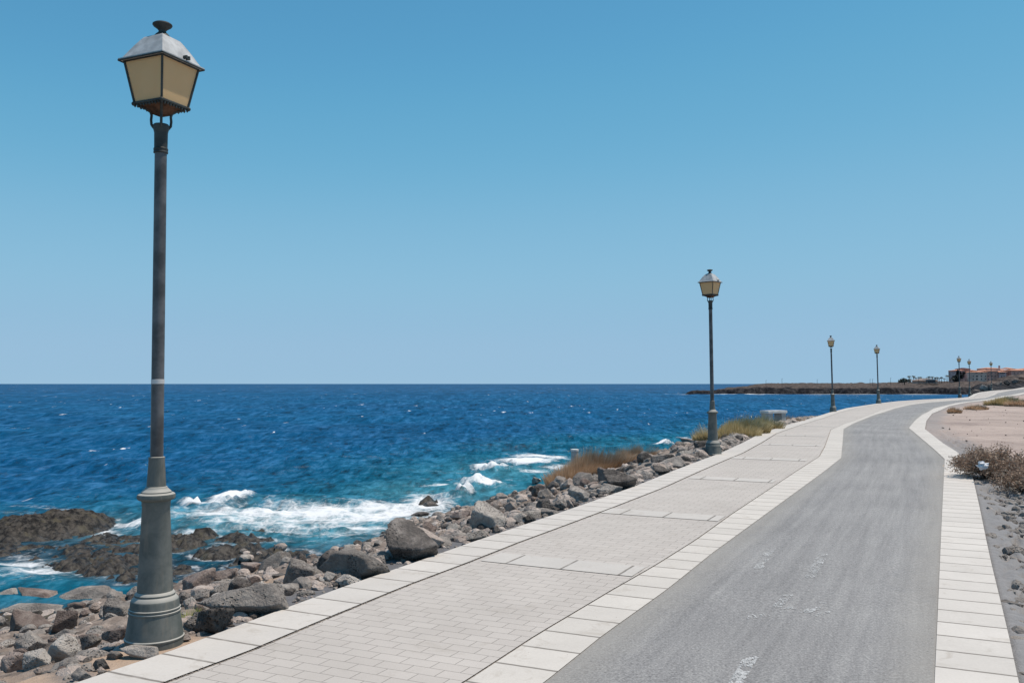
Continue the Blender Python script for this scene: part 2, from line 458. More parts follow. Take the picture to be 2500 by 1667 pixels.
k = M_('cliff', .95, .1)
p = k.vec('Position')
n1 = k.noise(p, .12, 6, .65); n2 = k.noise(p, .6, 5, .7)
top = k.mix(k.rng(n2, .38, .62), (.045, .038, .035), (.17, .132, .112))
lava = k.mix(k.rng(n2, .40, .70), (.012, .013, .017), (.075, .07, .07))
c = k.mix(k.math('MULTIPLY', k.attr('top'), k.rng(n1, .3, .52, .35, 1)), lava, top)
MAT['cliff'] = k.out(c, k.bump(n2, .8, .5))

# --- water
k = M_('ocean', .16, .5)
p = k.vec('Position')
dep = k.attr('depth')
tq = k.mix(k.rng(k.noise(p, .035, 4, .55), .3, .7), (.0, .108, .170), (.0, .142, .205))
deep = k.mix(k.rng(k.noise(k.vec('Position', (.4, 1, 1)), .03, 4, .6), .35, .65), (.002, .076, .192), (.003, .096, .228))
far_ = k.mix(k.rng(k.noise(k.vec('Position', (.3, 1, 1)), .006, 4, .6), .3, .7), (.003, .072, .182), (.004, .088, .212))
offs = k.attr('off')
c = k.mix(k.rng(offs, 8, 34), tq, deep)
c = k.mix(k.rng(offs, 60, 500), c, far_)
shallow = k.mix(k.rng(k.noise(p, .9, 5, .65), .35, .65), (.012, .035, .055), (.03, .085, .13))
c = k.mix(k.rng(dep, .05, .8, 1, 0), c, shallow)
c = k.mix(k.attr('milk'), c, (.07, .27, .34))
# chop: light and shade on wave facets of every size, painted into the colour
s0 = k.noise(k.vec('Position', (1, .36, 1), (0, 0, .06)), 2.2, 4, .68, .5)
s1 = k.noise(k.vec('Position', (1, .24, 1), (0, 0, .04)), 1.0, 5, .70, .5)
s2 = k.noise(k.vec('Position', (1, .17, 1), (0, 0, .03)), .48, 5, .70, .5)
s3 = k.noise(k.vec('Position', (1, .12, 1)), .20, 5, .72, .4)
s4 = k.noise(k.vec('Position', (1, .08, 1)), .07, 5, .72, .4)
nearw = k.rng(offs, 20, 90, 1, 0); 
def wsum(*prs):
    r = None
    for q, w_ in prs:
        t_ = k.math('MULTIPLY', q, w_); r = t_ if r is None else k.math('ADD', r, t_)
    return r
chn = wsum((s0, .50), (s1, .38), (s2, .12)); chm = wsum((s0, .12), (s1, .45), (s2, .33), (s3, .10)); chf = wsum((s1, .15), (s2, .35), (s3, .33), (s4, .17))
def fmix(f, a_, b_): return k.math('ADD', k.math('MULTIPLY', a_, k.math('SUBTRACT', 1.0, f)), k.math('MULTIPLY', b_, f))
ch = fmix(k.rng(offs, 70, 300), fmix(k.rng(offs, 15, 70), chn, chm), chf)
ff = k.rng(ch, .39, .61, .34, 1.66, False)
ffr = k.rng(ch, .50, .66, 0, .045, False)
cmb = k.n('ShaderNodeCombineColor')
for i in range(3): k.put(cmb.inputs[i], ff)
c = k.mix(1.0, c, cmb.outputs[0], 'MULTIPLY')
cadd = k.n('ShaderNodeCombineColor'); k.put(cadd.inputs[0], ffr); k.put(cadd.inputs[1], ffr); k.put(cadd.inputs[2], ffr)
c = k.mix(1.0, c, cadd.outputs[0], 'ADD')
# white caps far out
wc = k.noise(k.vec('Position', (1, .30, 1)), .42, 5, .72, .5)
wcm = k.noise(p, .010, 3, .5)
caps = k.rng(k.math('ADD', wc, k.math('MULTIPLY', wcm, .16)), .745, .785)
wc2 = k.noise(k.vec('Position', (1, .35, 1)), .075, 6, .75, .5)
caps2 = k.math('MULTIPLY', k.rng(k.math('ADD', wc2, k.math('MULTIPLY', wcm, .10)), .705, .74), k.rng(offs, 120, 260))
caps = k.math('MAXIMUM', k.math('MULTIPLY', caps, k.rng(offs, 14, 40)), caps2)
# surf foam
fa = k.attr('foam')
wv_ = k.vec('Position', (1, .55, 1))
web = k.rng(k.vor(wv_, 1.9, 'DISTANCE_TO_EDGE'), .0, .10, 1, 0)
fn = k.noise(wv_, .85, 8, .70, 1.1); fn2 = k.noise(p, 5, 5, .75, .5); fn3 = k.noise(k.vec('Position', (.5, 1, 1), (0, 0, .12)), .55, 6, .6, .8)
fsum = k.math('ADD', k.math('MULTIPLY', k.math('SUBTRACT', fn, .5), 1.7), k.math('ADD', k.math('MULTIPLY', k.math('SUBTRACT', fn2, .5), .8), k.math('MULTIPLY', k.math('SUBTRACT', fn3, .5), 1.3)))
fsum = k.math('ADD', fa, k.math('ADD', fsum, k.math('MULTIPLY', web, .12)))
foam = k.math('MULTIPLY', k.rng(fsum, .26, 1.00), k.rng(fa, .02, .15))
foam = k.math('MAXIMUM', foam, caps)
c = k.mix(foam, c, (.88, .90, .91))
rbase = k.rng(offs, 0, 300, .14, .34, False)
bn = k.bump(k.noise(k.vec('Position', (.45, 1, 1)), 2.6, 6, .68, .4), .9, .16, k.bump(k.noise(k.vec('Position', (.35, 1, 1)), .5, 4, .6), .8, .55))
bn2 = k.bump(foam, .4, .08, bn)
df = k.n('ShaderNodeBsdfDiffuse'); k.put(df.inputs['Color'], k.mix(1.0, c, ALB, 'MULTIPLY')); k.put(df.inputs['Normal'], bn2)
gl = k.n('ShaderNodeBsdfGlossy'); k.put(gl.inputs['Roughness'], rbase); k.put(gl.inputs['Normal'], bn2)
fz = k.n('ShaderNodeFresnel'); fz.inputs['IOR'].default_value = 1.33; k.put(fz.inputs['Normal'], bn2)
gf = k.math('MULTIPLY', k.math('ADD', .05, k.math('MINIMUM', k.math('MULTIPLY', fz.outputs[0], .25), .06)), k.math('SUBTRACT', 1.0, foam))
ms = k.n('ShaderNodeMixShader'); k.put(ms.inputs[0], gf)
k.t.links.new(df.outputs[0], ms.inputs[1]); k.t.links.new(gl.outputs[0], ms.inputs[2])
k.t.links.new(ms.outputs[0], k.t.nodes['Material Output'].inputs['Surface'])
MAT['ocean'] = k.m

k = M_('lamp_paint', .62, .25)
v = k.vec('Object')
n1 = k.noise(v, 5, 6, .65, .4); n2 = k.noise(k.vec('Object', (9, 9, 1.2)), 2, 4, .6)
c = k.mix(k.rng(n1, .32, .68), (.075, .088, .084), (.150, .158, .150))
c = k.mix(k.math('MULTIPLY', k.rng(n2, .52, .72), .35), c, (.23, .20, .165))
sn = k.n('ShaderNodeSeparateXYZ'); k.t.links.new(k.n('ShaderNodeNewGeometry').outputs['Normal'], sn.inputs[0])
c = k.mix(k.math('MULTIPLY', k.rng(sn.outputs[2], .25, .75), .75), c, (.42, .41, .38))     # upward faces painted lighter, to look like sunlit ledges
MAT['lamp_paint'] = k.out(c, k.bump(k.noise(v, 40, 3), .4, .0008))
simple('pole_paint', (.080, .082, .088), .5, .45, .35, 6, .001)
simple('lamp_dark', (.030, .036, .036), .55, .4, .3, 10)
simple('lantern_roof', (.50, .50, .49), .45, .4, .2, 9)
simple('rust', (.11, .055, .032), .8, .2, .4, 18)
simple('tape', (.62, .60, .58), .6, .3, .08, 10)
simple('concrete', (.52, .50, .47), .9, .2, .15, 6, .004)
simple('bright_concrete', (.74, .73, .70), .9, .2, .10, 6, .004)
simple('bed', (.34, .30, .26), .95, .1, .3, 30, .01)
simple('blue_slab', (.50, .56, .58), .8, .2, .15, 8)
simple('wornpaint', (.62, .62, .61), .8, .2, .1, 20)
simple('plaster_pink', (.82, .45, .35), .9, .1, .18, .4)
simple('plaster_pale', (.86, .60, .48), .9, .1, .15, .4)
simple('plaster_grey', (.66, .46, .42), .9, .1, .15, .4)
simple('roof_tile', (.62, .32, .22), .9, .1, .2, 1.2)
simple('roof_dark', (.16, .07, .07), .9, .1, .2, 1.2)
simple('window_dark', (.05, .045, .055), .35, .5, .2, 1)
simple('trunk', (.14, .11, .085), .9, .1, .2, 3)
simple('palm_leaf', (.13, .14, .115), .8, .2, .3, 2)
simple('tree_dark', (.025, .035, .035), .8, .2, .3, 2)
simple('post_grey', (.12, .11, .11), .8, .2, .2, 2)
simple('litter', (.75, .76, .78), .5, .4, .1, 20)
simple('foam_white', (.88, .90, .91), .8, .05, .03, 4)
def leaf_mat(name, a, b, c2, transl=.25):
    k = M_(name, .8, .15)
    cr = k.n('ShaderNodeValToRGB'); k.put(cr.inputs[0], k.attr('tone'))
    cr.color_ramp.elements[0].color = (*a, 1); cr.color_ramp.elements[1].color = (*c2, 1)
    e = cr.color_ramp.elements.new(.5); e.color = (*b, 1)
    k.put(k.b.inputs['Base Color'], cr.outputs[0])
    tr = k.n('ShaderNodeBsdfTranslucent'); k.put(tr.inputs[0], cr.outputs[0])
    ms = k.n('ShaderNodeMixShader'); ms.inputs[0].default_value = transl
    k.t.links.new(k.b.outputs[0], ms.inputs[1]); k.t.links.new(tr.outputs[0], ms.inputs[2])
    k.t.links.new(ms.outputs[0], k.t.nodes['Material Output'].inputs['Surface'])
    MAT[name] = k.m
leaf_mat('dry_grass', (.26, .17, .11), (.50, .355, .235), (.72, .57, .42))
leaf_mat('green_grass', (.24, .19, .09), (.46, .375, .195), (.70, .60, .40))
leaf_mat('yellow_herb', (.30, .31, .05), (.52, .50, .10), (.72, .68, .25))
leaf_mat('twiggy', (.15, .10, .075), (.33, .24, .185), (.55, .44, .34))
k = M_('glass_pane', .55, .25)
v = k.vec('Object')
n1 = k.noise(v, 6, 4)
gc = k.mix(n1, (.90, .66, .36), (.95, .77, .50))
k.put(k.b.inputs['Base Color'], gc)
tr = k.n('ShaderNodeBsdfTranslucent'); k.put(tr.inputs[0], gc)
ms = k.n('ShaderNodeMixShader'); ms.inputs[0].default_value = .55
k.t.links.new(k.b.outputs[0], ms.inputs[1]); k.t.links.new(tr.outputs[0], ms.inputs[2])
k.t.links.new(ms.outputs[0], k.t.nodes['Material Output'].inputs['Surface'])
MAT['glass_pane'] = k.m

# ------------------------------------------------------------------ promenade
rows = np.concatenate([np.arange(-12, 60, .25), np.arange(60, 190, .8)])
def strip(name, xl, xr, mat, dz=0.0, nc=3, attrs=None, skirtL=0, skirtR=0):
    t = np.linspace(0, 1, nc)[None, :]
    X = xl[:, None] * (1 - t) + xr[:, None] * t
    Y = np.repeat(rows[:, None], nc, 1)
    Z = Zg(Y) + dz
    U, Vv = uvof(X, Y)
    T = np.repeat(t, len(rows), 0)
    def col(i, d):
        nonlocal X, Y, Z, U, Vv, T
        s = slice(0, 1) if i == 0 else slice(-1, None)
        cat = (lambda a, b: np.concatenate([b, a], 1)) if i == 0 else (lambda a, b: np.concatenate([a, b], 1))
        Z2 = Z[:, s] - d; X = cat(X, X[:, s]); Y = cat(Y, Y[:, s]); Z = cat(Z, Z2); U = cat(U, U[:, s]); Vv = cat(Vv, Vv[:, s]); T = cat(T, T[:, s])
    if skirtL: col(0, skirtL)
    if skirtR: col(1, skirtR)
    V = np.stack([X, Y, Z], -1).reshape(-1, 3)
    at = {'side': np.abs(T.ravel() - .5) * 2}
    me = np_mesh(name, V, grid_faces(X.shape[0], X.shape[1]), smooth=False, uv=np.stack([U.ravel(), Vv.ravel()], -1), attrs=at)
    o = link(name, me, MAT[mat])
    o['kind'] = 'structure'
    return o
xA, xB, xC, xD, xE, xF = [X_(q, rows) for q in 'ABCDEF']
strip('path_bed', xA + .01, xF - .01, 'bed', -.009, 3)
strip('kerb_paving', xA, xB, 'kerb_slab', 0, 3, skirtL=.35)
strip('paved_path', xB + .030, xC - .010, 'pavers', -.002, 5)
strip('middle_paving', xC + .010, xD, 'middle_slab', .001, 3)
strip('asphalt_lane', xD - .004, xE + .004, 'asphalt', -.004, 7)
strip('edge_paving', xE, xF, 'edge_slab', .004, 3, skirtR=.35)

# slab courses laid across the pavers
def uv_to_xy(u, v):
    Y = float(np.interp(u, PS, PY))
    for _ in range(25):
        X = np.interp(Y, PY, PX) + v / math.cos(np.interp(Y, PY, PTH))
        uu, _v = uvof(X, Y)
        Y -= float(uu - u) * .8
    return float(X), Y
V, Fq, UV = [], [], []
def course(px, py, wd=.40):
    x0, y0 = path_hit(px, py)
    u0, v0 = uvof(x0, y0)
    u0, v0 = float(u0), float(v0)
    vs = np.arange(v0 - 3.5, v0 + 6, .10)
    line = []
    for vv in vs:
        a = uv_to_xy(u0, vv); b = uv_to_xy(u0 + wd, vv)
        if a[0] > X_('B', a[1]) + .025 and b[0] > X_('B', b[1]) + .025 and a[0] < X_('C', a[1]) - .012 and b[0] < X_('C', b[1]) - .012:
            line.append((a, b, vv))
    i0 = len(V)
    for a, b, vv in line:
        V.append((a[0], a[1], float(Zg(a[1])) + .003)); UV.append((u0, vv))
        V.append((b[0], b[1], float(Zg(b[1])) + .003)); UV.append((u0 + wd, vv))
    for j in range(len(line) - 1):
        q = i0 + 2 * j
        Fq.append((q, q + 2, q + 3, q + 1))
for p_ in [(1150, 1367), (1466, 1252), (1680, 1168), (1784, 1119), (1837, 1085), (1891, 1063), (1960, 1040)]: course(*p_)
me = np_mesh('slab_courses', np.array(V), np.array(Fq), False, uv=np.array(UV))
o = link('cross_paving', me, MAT['cross_slab']); o['kind'] = 'structure'
def flat_quad(pts, dz):
    P = [path_hit(*q) for q in pts]
    return [(x, y, float(Zg(y)) + dz) for x, y in P]

# worn flecks of painted marking on the asphalt lane
V, Fq = [], []
r_ = random.Random(3)
for (cx, cy, hx, hy, sl_, n) in [(1866, 1364, 14, 24, -1.0, 330), (1994, 1380, 16, 29, -1.05, 260), (1910, 1467, 14, 16, -1.3, 110), (1990, 1481, 18, 14, -1.8, 150), (2010, 1497, 12, 6, -1, 40), (1940, 1482, 20, 4, 0, 40), (1812, 1640, 22, 40, -1.0, 420), (2012, 1518, 5, 4, 0, 18), (1860, 1500, 30, 9, -2, 30)]:
    for _ in range(int(n * 2.2)):
        a, b = r_.uniform(-1, 1), r_.uniform(-1, 1)
        py = cy + b * hy; px = cx + a * hx * .8 + (-b) * hx * 1.1
        x, y = path_hit(px, py)
        if fbm2(np.array([x * 7]), np.array([y * 7]), 3, 5)[0] < -.08: continue
        s = r_.uniform(.002, .008); rot = r_.uniform(0, 6.28)
        i0 = len(V); zj = r_.uniform(0, .0012)
        for q in range(5):
            an = rot + q * 1.2566; rr = s * r_.uniform(.55, 1.2)
            V.append((x + rr * math.cos(an), y + 1.5 * rr * math.sin(an), float(Zg(y)) - .0015 + zj))
        Fq.append((i0, i0 + 1, i0 + 2)); Fq.append((i0, i0 + 2, i0 + 3)); Fq.append((i0, i0 + 3, i0 + 4))
me = np_mesh('marking', np.array(V), np.array(Fq), False)
o = link('lane_marking', me, MAT['wornpaint']); o['kind'] = 'structure'

# ------------------------------------------------------------------ bank and reef
def dist_out(X, Y):
    return (np.interp(Y, *E['A']) - X) * np.interp(Y, PY, PC)
# reef in world coordinates: blobs (x, y, rx, ry, height over sea level)
def sea_pt(px, py):
    x, y, z = ray(px, py)
    t = (SEA - EYE) / z
    return x * t, y * t
REEF = []
for (px, py, rx, ry, h) in [(105, 1300, 130, 34, .75), (60, 1325, 200, 40, .2), (330, 1330, 260, 22, .2), (60, 1340, 120, 34, .24), (-60, 1330, 130, 60, .34), (200, 1375, 90, 26, .30), (260, 1325, 110, 16, .26), (460, 1330, 80, 20, .34), (500, 1318, 34, 10, .45), (560, 1352, 100, 18, .27), (680, 1360, 110, 22, .24), (600, 1385, 60, 22, .25), (620, 1300, 70, 3, .1), (430, 1325, 60, 8, .25), (250, 1400, 60, 14, .24), (320, 1412, 60, 16, .22), (180, 1350, 120, 30, .26), (330, 1345, 70, 14, .20), (300, 1385, 120, 26, .22), (420, 1400, 60, 20, .3), (560, 1320, 120, 10, .26), (1045, 1232, 26, 9, .20), (1028, 1256, 34, 8, .3)]:
    x, y = sea_pt(px, py)
    REEF.append((x, y, rx * y / F, ry * y * y / ((EYE - SEA) * F), h))
def bank_base(X, Y):
    d = dist_out(X, Y)
    g = Zg(Y)
    wob = fbm2(X * .35, Y * .35, 3, 41) * .9
    st_ = sstep(33, 42, Y)
    t = (d - .45 + .35 * st_ + wob * sstep(1.5, 5, d)) / (10.2 + .9 * sstep(20, 27, Y) + 4.0 * sstep(20.5, 17, Y)) * (1 + 2.6 * st_)
    wy = sstep(17, 25, Y)
    prof = np.maximum(t, 0) ** (.84 + .26 * wy)
    z = g - .045 - prof * (3.25 + g)
    z = np.maximum(z, SEA - 6)
    sh = SEA - .62 - .11 * np.clip(d - 11, 0, 80)
    z = np.maximum(z, np.where(d > 10, sh, z))
    return z
def reef_h(X, Y):
    r = np.full(X.shape, -3.0)
    for x, y, rx, ry, h in REEF:
        q = ((X - x) / rx) ** 2 + ((Y - y) / ry) ** 2
        hh = .07 + .26 * max(h - .3, 0) / .3 if h > .3 else .05
        r = np.maximum(r, (hh + .9) * np.exp(-q * q * .30) - .9)
    return r
def bank_z(X, Y, fine=True):
    z = bank_base(X, Y)
    rf = SEA + reef_h(X, Y)
    z = np.maximum(z, rf)
    if fine:
        d = dist_out(X, Y)
        reefw = sstep(.25, -.15, np.abs(z - SEA) - .75) * sstep(8, 12, d)
        amp = sstep(.35, 1.3, d)
        f1, f2, iv = worley(X * 1.55, Y * 1.55, 3)
        bl = np.sqrt(np.clip(.55 - f1 * f1, 0, 1)) * (iv * .65 + .1)
        g1, g2, jv = worley(X * 4.3 + 9, Y * 4.3, 8)
        b2 = np.sqrt(np.clip(.5 - g1 * g1, 0, 1)) * (jv * .6 + .2)
        z = z + amp * (1 - reefw) * (bl * .18 * sstep(1, 3, d) - .08 + b2 * .10 + .12 * fbm2(X * .9, Y * .9, 4, 12))
        rdg = 1 - 2 * np.abs(fbm2(X * 1.5, Y * 1.1, 4, 5, .62))
        rdg2 = 1 - 2 * np.abs(fbm2(X * 4.5, Y * 3.6, 3, 6, .6))
        z = z + reefw * (.24 * (rdg - .55) + .15 * (rdg2 - .45) + .20 * fbm2(X * .7, Y * .5, 3, 77, .6) - .02)
        z = z + .030 * fbm2(X * 7, Y * 7, 4, 4, .6) * sstep(.2, .8, d)
    return z
def bank_hit(px, py):
    x, y, z = ray(px, py)
    Ys = np.arange(2.5, 140, .04)
    Xs = x / y * Ys; zr = EYE + z / y * Ys
    d = dist_out(Xs, Ys)
    H = np.where(d > 0, bank_base(Xs, Ys), Zg(Ys))
    H = np.maximum(H, SEA)
    i = int(np.argmax(zr < H))
    return Xs[i], Ys[i], H[i]
yr = [-12.0]
while yr[-1] < 190: yr.append(yr[-1] + max(.055, .0042 * max(yr[-1], 0)) * (4 if yr[-1] < 2.5 else 1) * (1 if yr[-1] < 40 else 2.2))
yr = np.array(yr)
dc = [0.0]
while dc[-1] < 34: dc.append(dc[-1] + (.06 if dc[-1] < 21 else .3))
dc = np.concatenate([[-.5, -.06], np.array(dc)])
YY = np.repeat(yr[:, None], len(dc), 1)
DD = np.repeat(dc[None, :], len(yr), 0) * (1 + .0 * YY)
XX = np.interp(YY, *E['A']) - DD / .9 * np.where(YY > 30, 1 + (YY - 30) * .004, 1)
ZZ = bank_z(XX, YY)
ZZ = np.where(DD < 0, Zg(YY) - .25, ZZ)
dreal = dist_out(XX, YY)
lamp1 = (-2.2, 5.6)
sand = np.exp(-(((XX + 3.0) * .9 + (YY - 5.1) * .45) ** 2) / .16 - (((YY - 5.1) * .9 - (XX + 3.0) * .45) ** 2) / 2.4)
sand = np.maximum(sand, np.exp(-((XX - lamp1[0]) ** 2 + (YY - lamp1[1]) ** 2) / .18))
sx, sy, _z = bank_hit(650, 1418)
sand = np.maximum(sand, .9 * np.exp(-((XX - sx) ** 2 + ((YY - sy) * .5) ** 2) / .5))
sand = sstep(.25, .55, sand + .25 * fbm2(XX * 3, YY * 3, 3, 3))
reefm = sstep(.95, .55, ZZ - SEA) * sstep(8.5, 11.0, dreal + 1.0 * fbm2(XX, YY, 3, 9))
grit = sstep(.65, .25, dreal + .25 * fbm2(XX * 2, YY * 2, 3, 22)) * (1 - sand)
wet = reefm * sstep(.42, .10, ZZ - SEA)
me = np_mesh('shore', np.stack([XX, YY, ZZ], -1).reshape(-1, 3), grid_faces(len(yr), len(dc), True), True,
             attrs={'sand': sand, 'reef': reefm, 'grit': grit, 'wet': wet})
o = link('shore_ground', me, MAT['bank_soil']); o['kind'] = 'structure'

# ------------------------------------------------------------------ ocean
rr = [11.0]
while rr[-1] < 26000:
    y_ = rr[-1]
    rr.append(y_ * (1 + (.0034 if y_ < 75 else .010 if y_ < 900 else .04)))
rr = np.array(rr)
tt = np.linspace(-1.0, 1.0, 860)
tt = tt * (.62 + .38 * tt ** 2)
WY = np.repeat(rr[:, None], len(tt), 1)
WX = WY * tt[None, :]
doff = dist_out(WX, np.minimum(WY, 200))
cell = WY * .0034
def wave(lx, ly, amp, seed):
    n = fbm2(WX / lx, (WY + .12 * WX) / ly, 2, seed)
    lim = sstep(.9, .25, cell / ly)
    return amp * n * lim
near = sstep(8, 22, doff)
WZ = SEA + (.06 + .94 * near) * (wave(16, 11, .40, 1) + wave(6, 4.2, .30, 2)) + (.25 + .75 * near) * (wave(2.2, 1.6, .20, 3) + wave(.8, .6, .07, 4))
foam = np.zeros_like(WX); milk = np.zeros_like(WX); ridge = np.zeros_like(WX)
def blob(px, py, rx, ry, s, what='foam', rot=0.0, h=0.0, p=1.0):
    global foam, milk, ridge
    x, y = sea_pt(px, py)
    ax, ay = rx * y / F, ry * y * y / ((EYE - SEA) * F)
    c_, s_ = math.cos(rot), math.sin(rot)
    dx, dy = WX - x, WY - y
    u = (dx * c_ + dy * s_) / ax; v_ = (-dx * s_ + dy * c_) / ay
    g_ = np.exp(-((u * u + v_ * v_) ** p) * 1.1)
    if what == 'foam': foam = np.maximum(foam, s * g_)
    if what == 'milk': milk = np.maximum(milk, s * g_)
    if h: ridge = np.maximum(ridge, h * g_)
for a in [(780, 1266, 390, 38, .78), (920, 1256, 230, 36, .86), (640, 1284, 220, 20, .82), (560, 1272, 170, 22, .66), (700, 1292, 150, 9, .62), (880, 1275, 170, 18, .62), (760, 1290, 260, 8, .85), (960, 1248, 150, 24, .85), (1040, 1232, 80, 22, .95),
          (330, 1288, 130, 8, .62), (100, 1398, 110, 30, .72), (60, 1385, 100, 16, .68), (110, 1258, 90, 5, .5), (1120, 1250, 70, 14, .7), (900, 1232, 150, 8, .72), (1060, 1210, 90, 12, .85), (640, 1255, 110, 5, .72), (480, 1305, 100, 6, .75),
          (1175, 1184, 58, 9, 1.35), (1100, 1184, 80, 3, .9), (1200, 1144, 60, 6, 1.25), (1290, 1130, 80, 5, .95), (1330, 1122, 70, 5, 1.0), (1310, 1150, 50, 6, .8), (1180, 1170, 90, 3, .6), (1620, 1086, 30, 3.5, 1.15), (1390, 1140, 60, 8, .7),
          (562, 1232, 46, 16, 1.5), (480, 1247, 42, 5, 1.05), (420, 1254, 40, 3, .8), (1138, 1208, 28, 11, 1.4), (1080, 1218, 60, 4, .9), (600, 1262, 90, 3, .8), (1100, 1150, 90, 2, .5), (720, 1270, 60, 6, .8), (1680, 1070, 30, 4, .6)]:
    blob(*a)
for a in [(700, 1275, 420, 42, .85), (1080, 1200, 200, 30, .65), (1250, 1150, 180, 20, .5), (120, 1398, 160, 30, .3), (300, 1275, 300, 14, .35)]:
    blob(*a, what='milk')
for a in [(562, 1236, 40, 12, 0, 'r', 0, .62), (500, 1245, 70, 5, 0, 'r', 0, .26), (1178, 1188, 60, 7, 0, 'r', 0, .42), (1200, 1147, 60, 6, 0, 'r', 0, .36), (1130, 1214, 36, 9, 0, 'r', 0, .34), (1090, 1220, 60, 5, 0, 'r', 0, .2), (1626, 1088, 26, 4, 0, 'r', 0, .45), (760, 1295, 240, 4, 0, 'r', 0, .10), (640, 1258, 130, 4, 0, 'r', 0, .12), (850, 1240, 120, 4, 0, 'r', 0, .12)]:
    blob(*a)
jag = .25 + 1.25 * vn2(WX * 1.9, WY * 1.3, 6) * (.35 + 1.2 * vn2(WX * 5.5, WY * 4, 7))
WZ = WZ + ridge * jag * 1.05
# foam where the water laps the rocks, and surf at the headland
bz = bank_base(WX, np.minimum(WY, 189)); bz = np.maximum(bz, SEA + reef_h(WX, WY))
depth = np.where(WY > 188, 9, SEA - bz)
depth = np.where(doff < 0, 9, depth)
lap = np.exp(-((depth - .10) / .16) ** 2) * .42 * sstep(150, 60, WY)
foam = np.maximum(foam, lap * (0.3 + 1.0 * vn2(WX * .25, WY * .25, 31)))
HY = lambda X: 397 + 6 * np.sin(X * .05) - .06 * (X - 76) + 7 * fbm2(X * .09, X * 0 + 3, 4, 8)
surf = np.exp(-((WY - (HY(WX) - 3.0)) / 5.5) ** 2) * sstep(62, 78, WX) * (0.25 + 1.1 * vn2(WX * .09, WY * .0 + 2, 3))
foam = np.maximum(foam, surf * 1.15)
pool = sstep(.75, .25, depth) * (doff > 8)
WZ = np.where(pool > 0, WZ * (1 - .75 * pool) + SEA * .75 * pool, WZ)
me = np_mesh('sea', np.stack([WX, WY, WZ], -1).reshape(-1, 3), grid_faces(len(rr), len(tt)), True,
             attrs={'foam': foam, 'milk': milk, 'depth': depth, 'off': np.maximum(doff, (WY - 70) * .6)})
o = link('water', me, MAT['ocean']); o['kind'] = 'structure'

# ------------------------------------------------------------------ sandy ground on the land side
ec = np.concatenate([[-.5, -.05], np.arange(0, 3, .05), 3 * 1.06 ** np.arange(0, 90)])
yr2 = np.concatenate([np.arange(-12, 3, .5), 3 * 1.012 ** np.arange(0, 360)])
YY = np.repeat(yr2[:, None], len(ec), 1)
EE = np.repeat(ec[None, :], len(yr2), 0)
XX = np.interp(YY, *E['F']) + EE
gr = sstep(1.05, .55, EE + .35 * fbm2(XX * 1.2, YY * 1.2, 3, 66)) * sstep(33, 17, YY)
ZZ = Zg(YY) - .02 - .05 * sstep(0, .8, EE) + .035 * fbm2(XX * 1.5, YY * 1.5, 4, 50) * sstep(0.1, .8, EE) + .30 * fbm2(XX * .05, YY * .05, 3, 51) * sstep(4, 30, EE)
lump = np.abs(fbm2((XX * .9 + YY * .3) * 3.2, (YY - .5 * XX) * 1.7, 4, 19, .6))
ZZ = ZZ + gr * (.13 * sstep(.02, .12, lump) - .13 + .05 * fbm2(XX * 9, YY * 9, 3, 2)) * sstep(.04, .25, EE)
ZZ = np.where(EE < 0, Zg(YY) - .25, ZZ)
ZZ = ZZ + sstep(10, 80, EE) * 1.2 * sstep(60, 200, YY)
gfar = sstep(.9, .2, EE + .6 * fbm2(XX * .5, YY * .5, 3, 60)) * sstep(17, 33, YY) * .6
me = np_mesh('sandy', np.stack([XX, YY, ZZ], -1).reshape(-1, 3), grid_faces(len(yr2), len(ec)), True, attrs={'grit': np.maximum(gr, gfar)})
o = link('sand_ground', me, MAT['sand']); o['kind'] = 'structure'
def sand_hit(px, py):
    x, y = path_hit(px, py)
    return x, y, float(Zg(y)) - .06

# ------------------------------------------------------------------ headland and hillside
xs = np.concatenate([np.arange(58, 330, 1.0), np.arange(330, 640, 6)])
vs = np.concatenate([np.arange(-14, 26, .6), 26 * 1.045 ** np.arange(0, 92)])
XX = np.repeat(xs[None, :], len(vs), 0) * (1 + np.clip(vs, 0, 900)[:, None] / 397 * .97)
VV = np.repeat(vs[:, None], len(xs), 1)
XB = np.repeat(xs[None, :], len(vs), 0)
YY = HY(XB) + VV
nn = fbm2(XX * .12, YY * .12, 4, 90)
edge_in = VV + 5 * nn
px_ = 1250 + XX / YY * F
tip = sstep(1664, 1690, px_ + 10 * nn) * (.72 + .28 * sstep(1690, 1800, px_))
cliff_h = 2.15 + .45 * sstep(78, 120, XB) + .5 * fbm2(XB * .06, YY * .02, 3, 2)
z = SEA - 1 + (cliff_h + 1) * sstep(-2.0, 3.2, edge_in) * tip
rise = (.55 * sstep(12, 60, VV) + 1.45 * sstep(50, 220, VV)) * sstep(1770, 1900, px_) * (1 + .18 * fbm2(XX * .03, YY * .03, 3, 33))
z = z + rise * tip + .95 * fbm2(XX * .22, YY * .10, 4, 44, .6) * sstep(0, 5, edge_in) * tip
px_ = 1250 + XX / YY * F
z = z + (sstep(2140, 2230, px_) * .95 + sstep(2250, 2420, px_) * .85) * sstep(10, 120, VV)
vmax = 16 + 700 * sstep(1740, 1900, px_) ** 2
z = np.where(True, z * sstep(vmax + 8, vmax, VV) + (SEA - 1) * (1 - sstep(vmax + 8, vmax, VV)), z)
topm = sstep(2.0, 9.0, edge_in) * sstep(-.85, -.2, z - (SEA + cliff_h - .1) + .25)
me = np_mesh('headland', np.stack([XX, YY, z], -1).reshape(-1, 3), grid_faces(len(vs), len(xs)), True, attrs={'top': topm})
o = link('headland_terrain', me, MAT['cliff']); o['kind'] = 'structure'

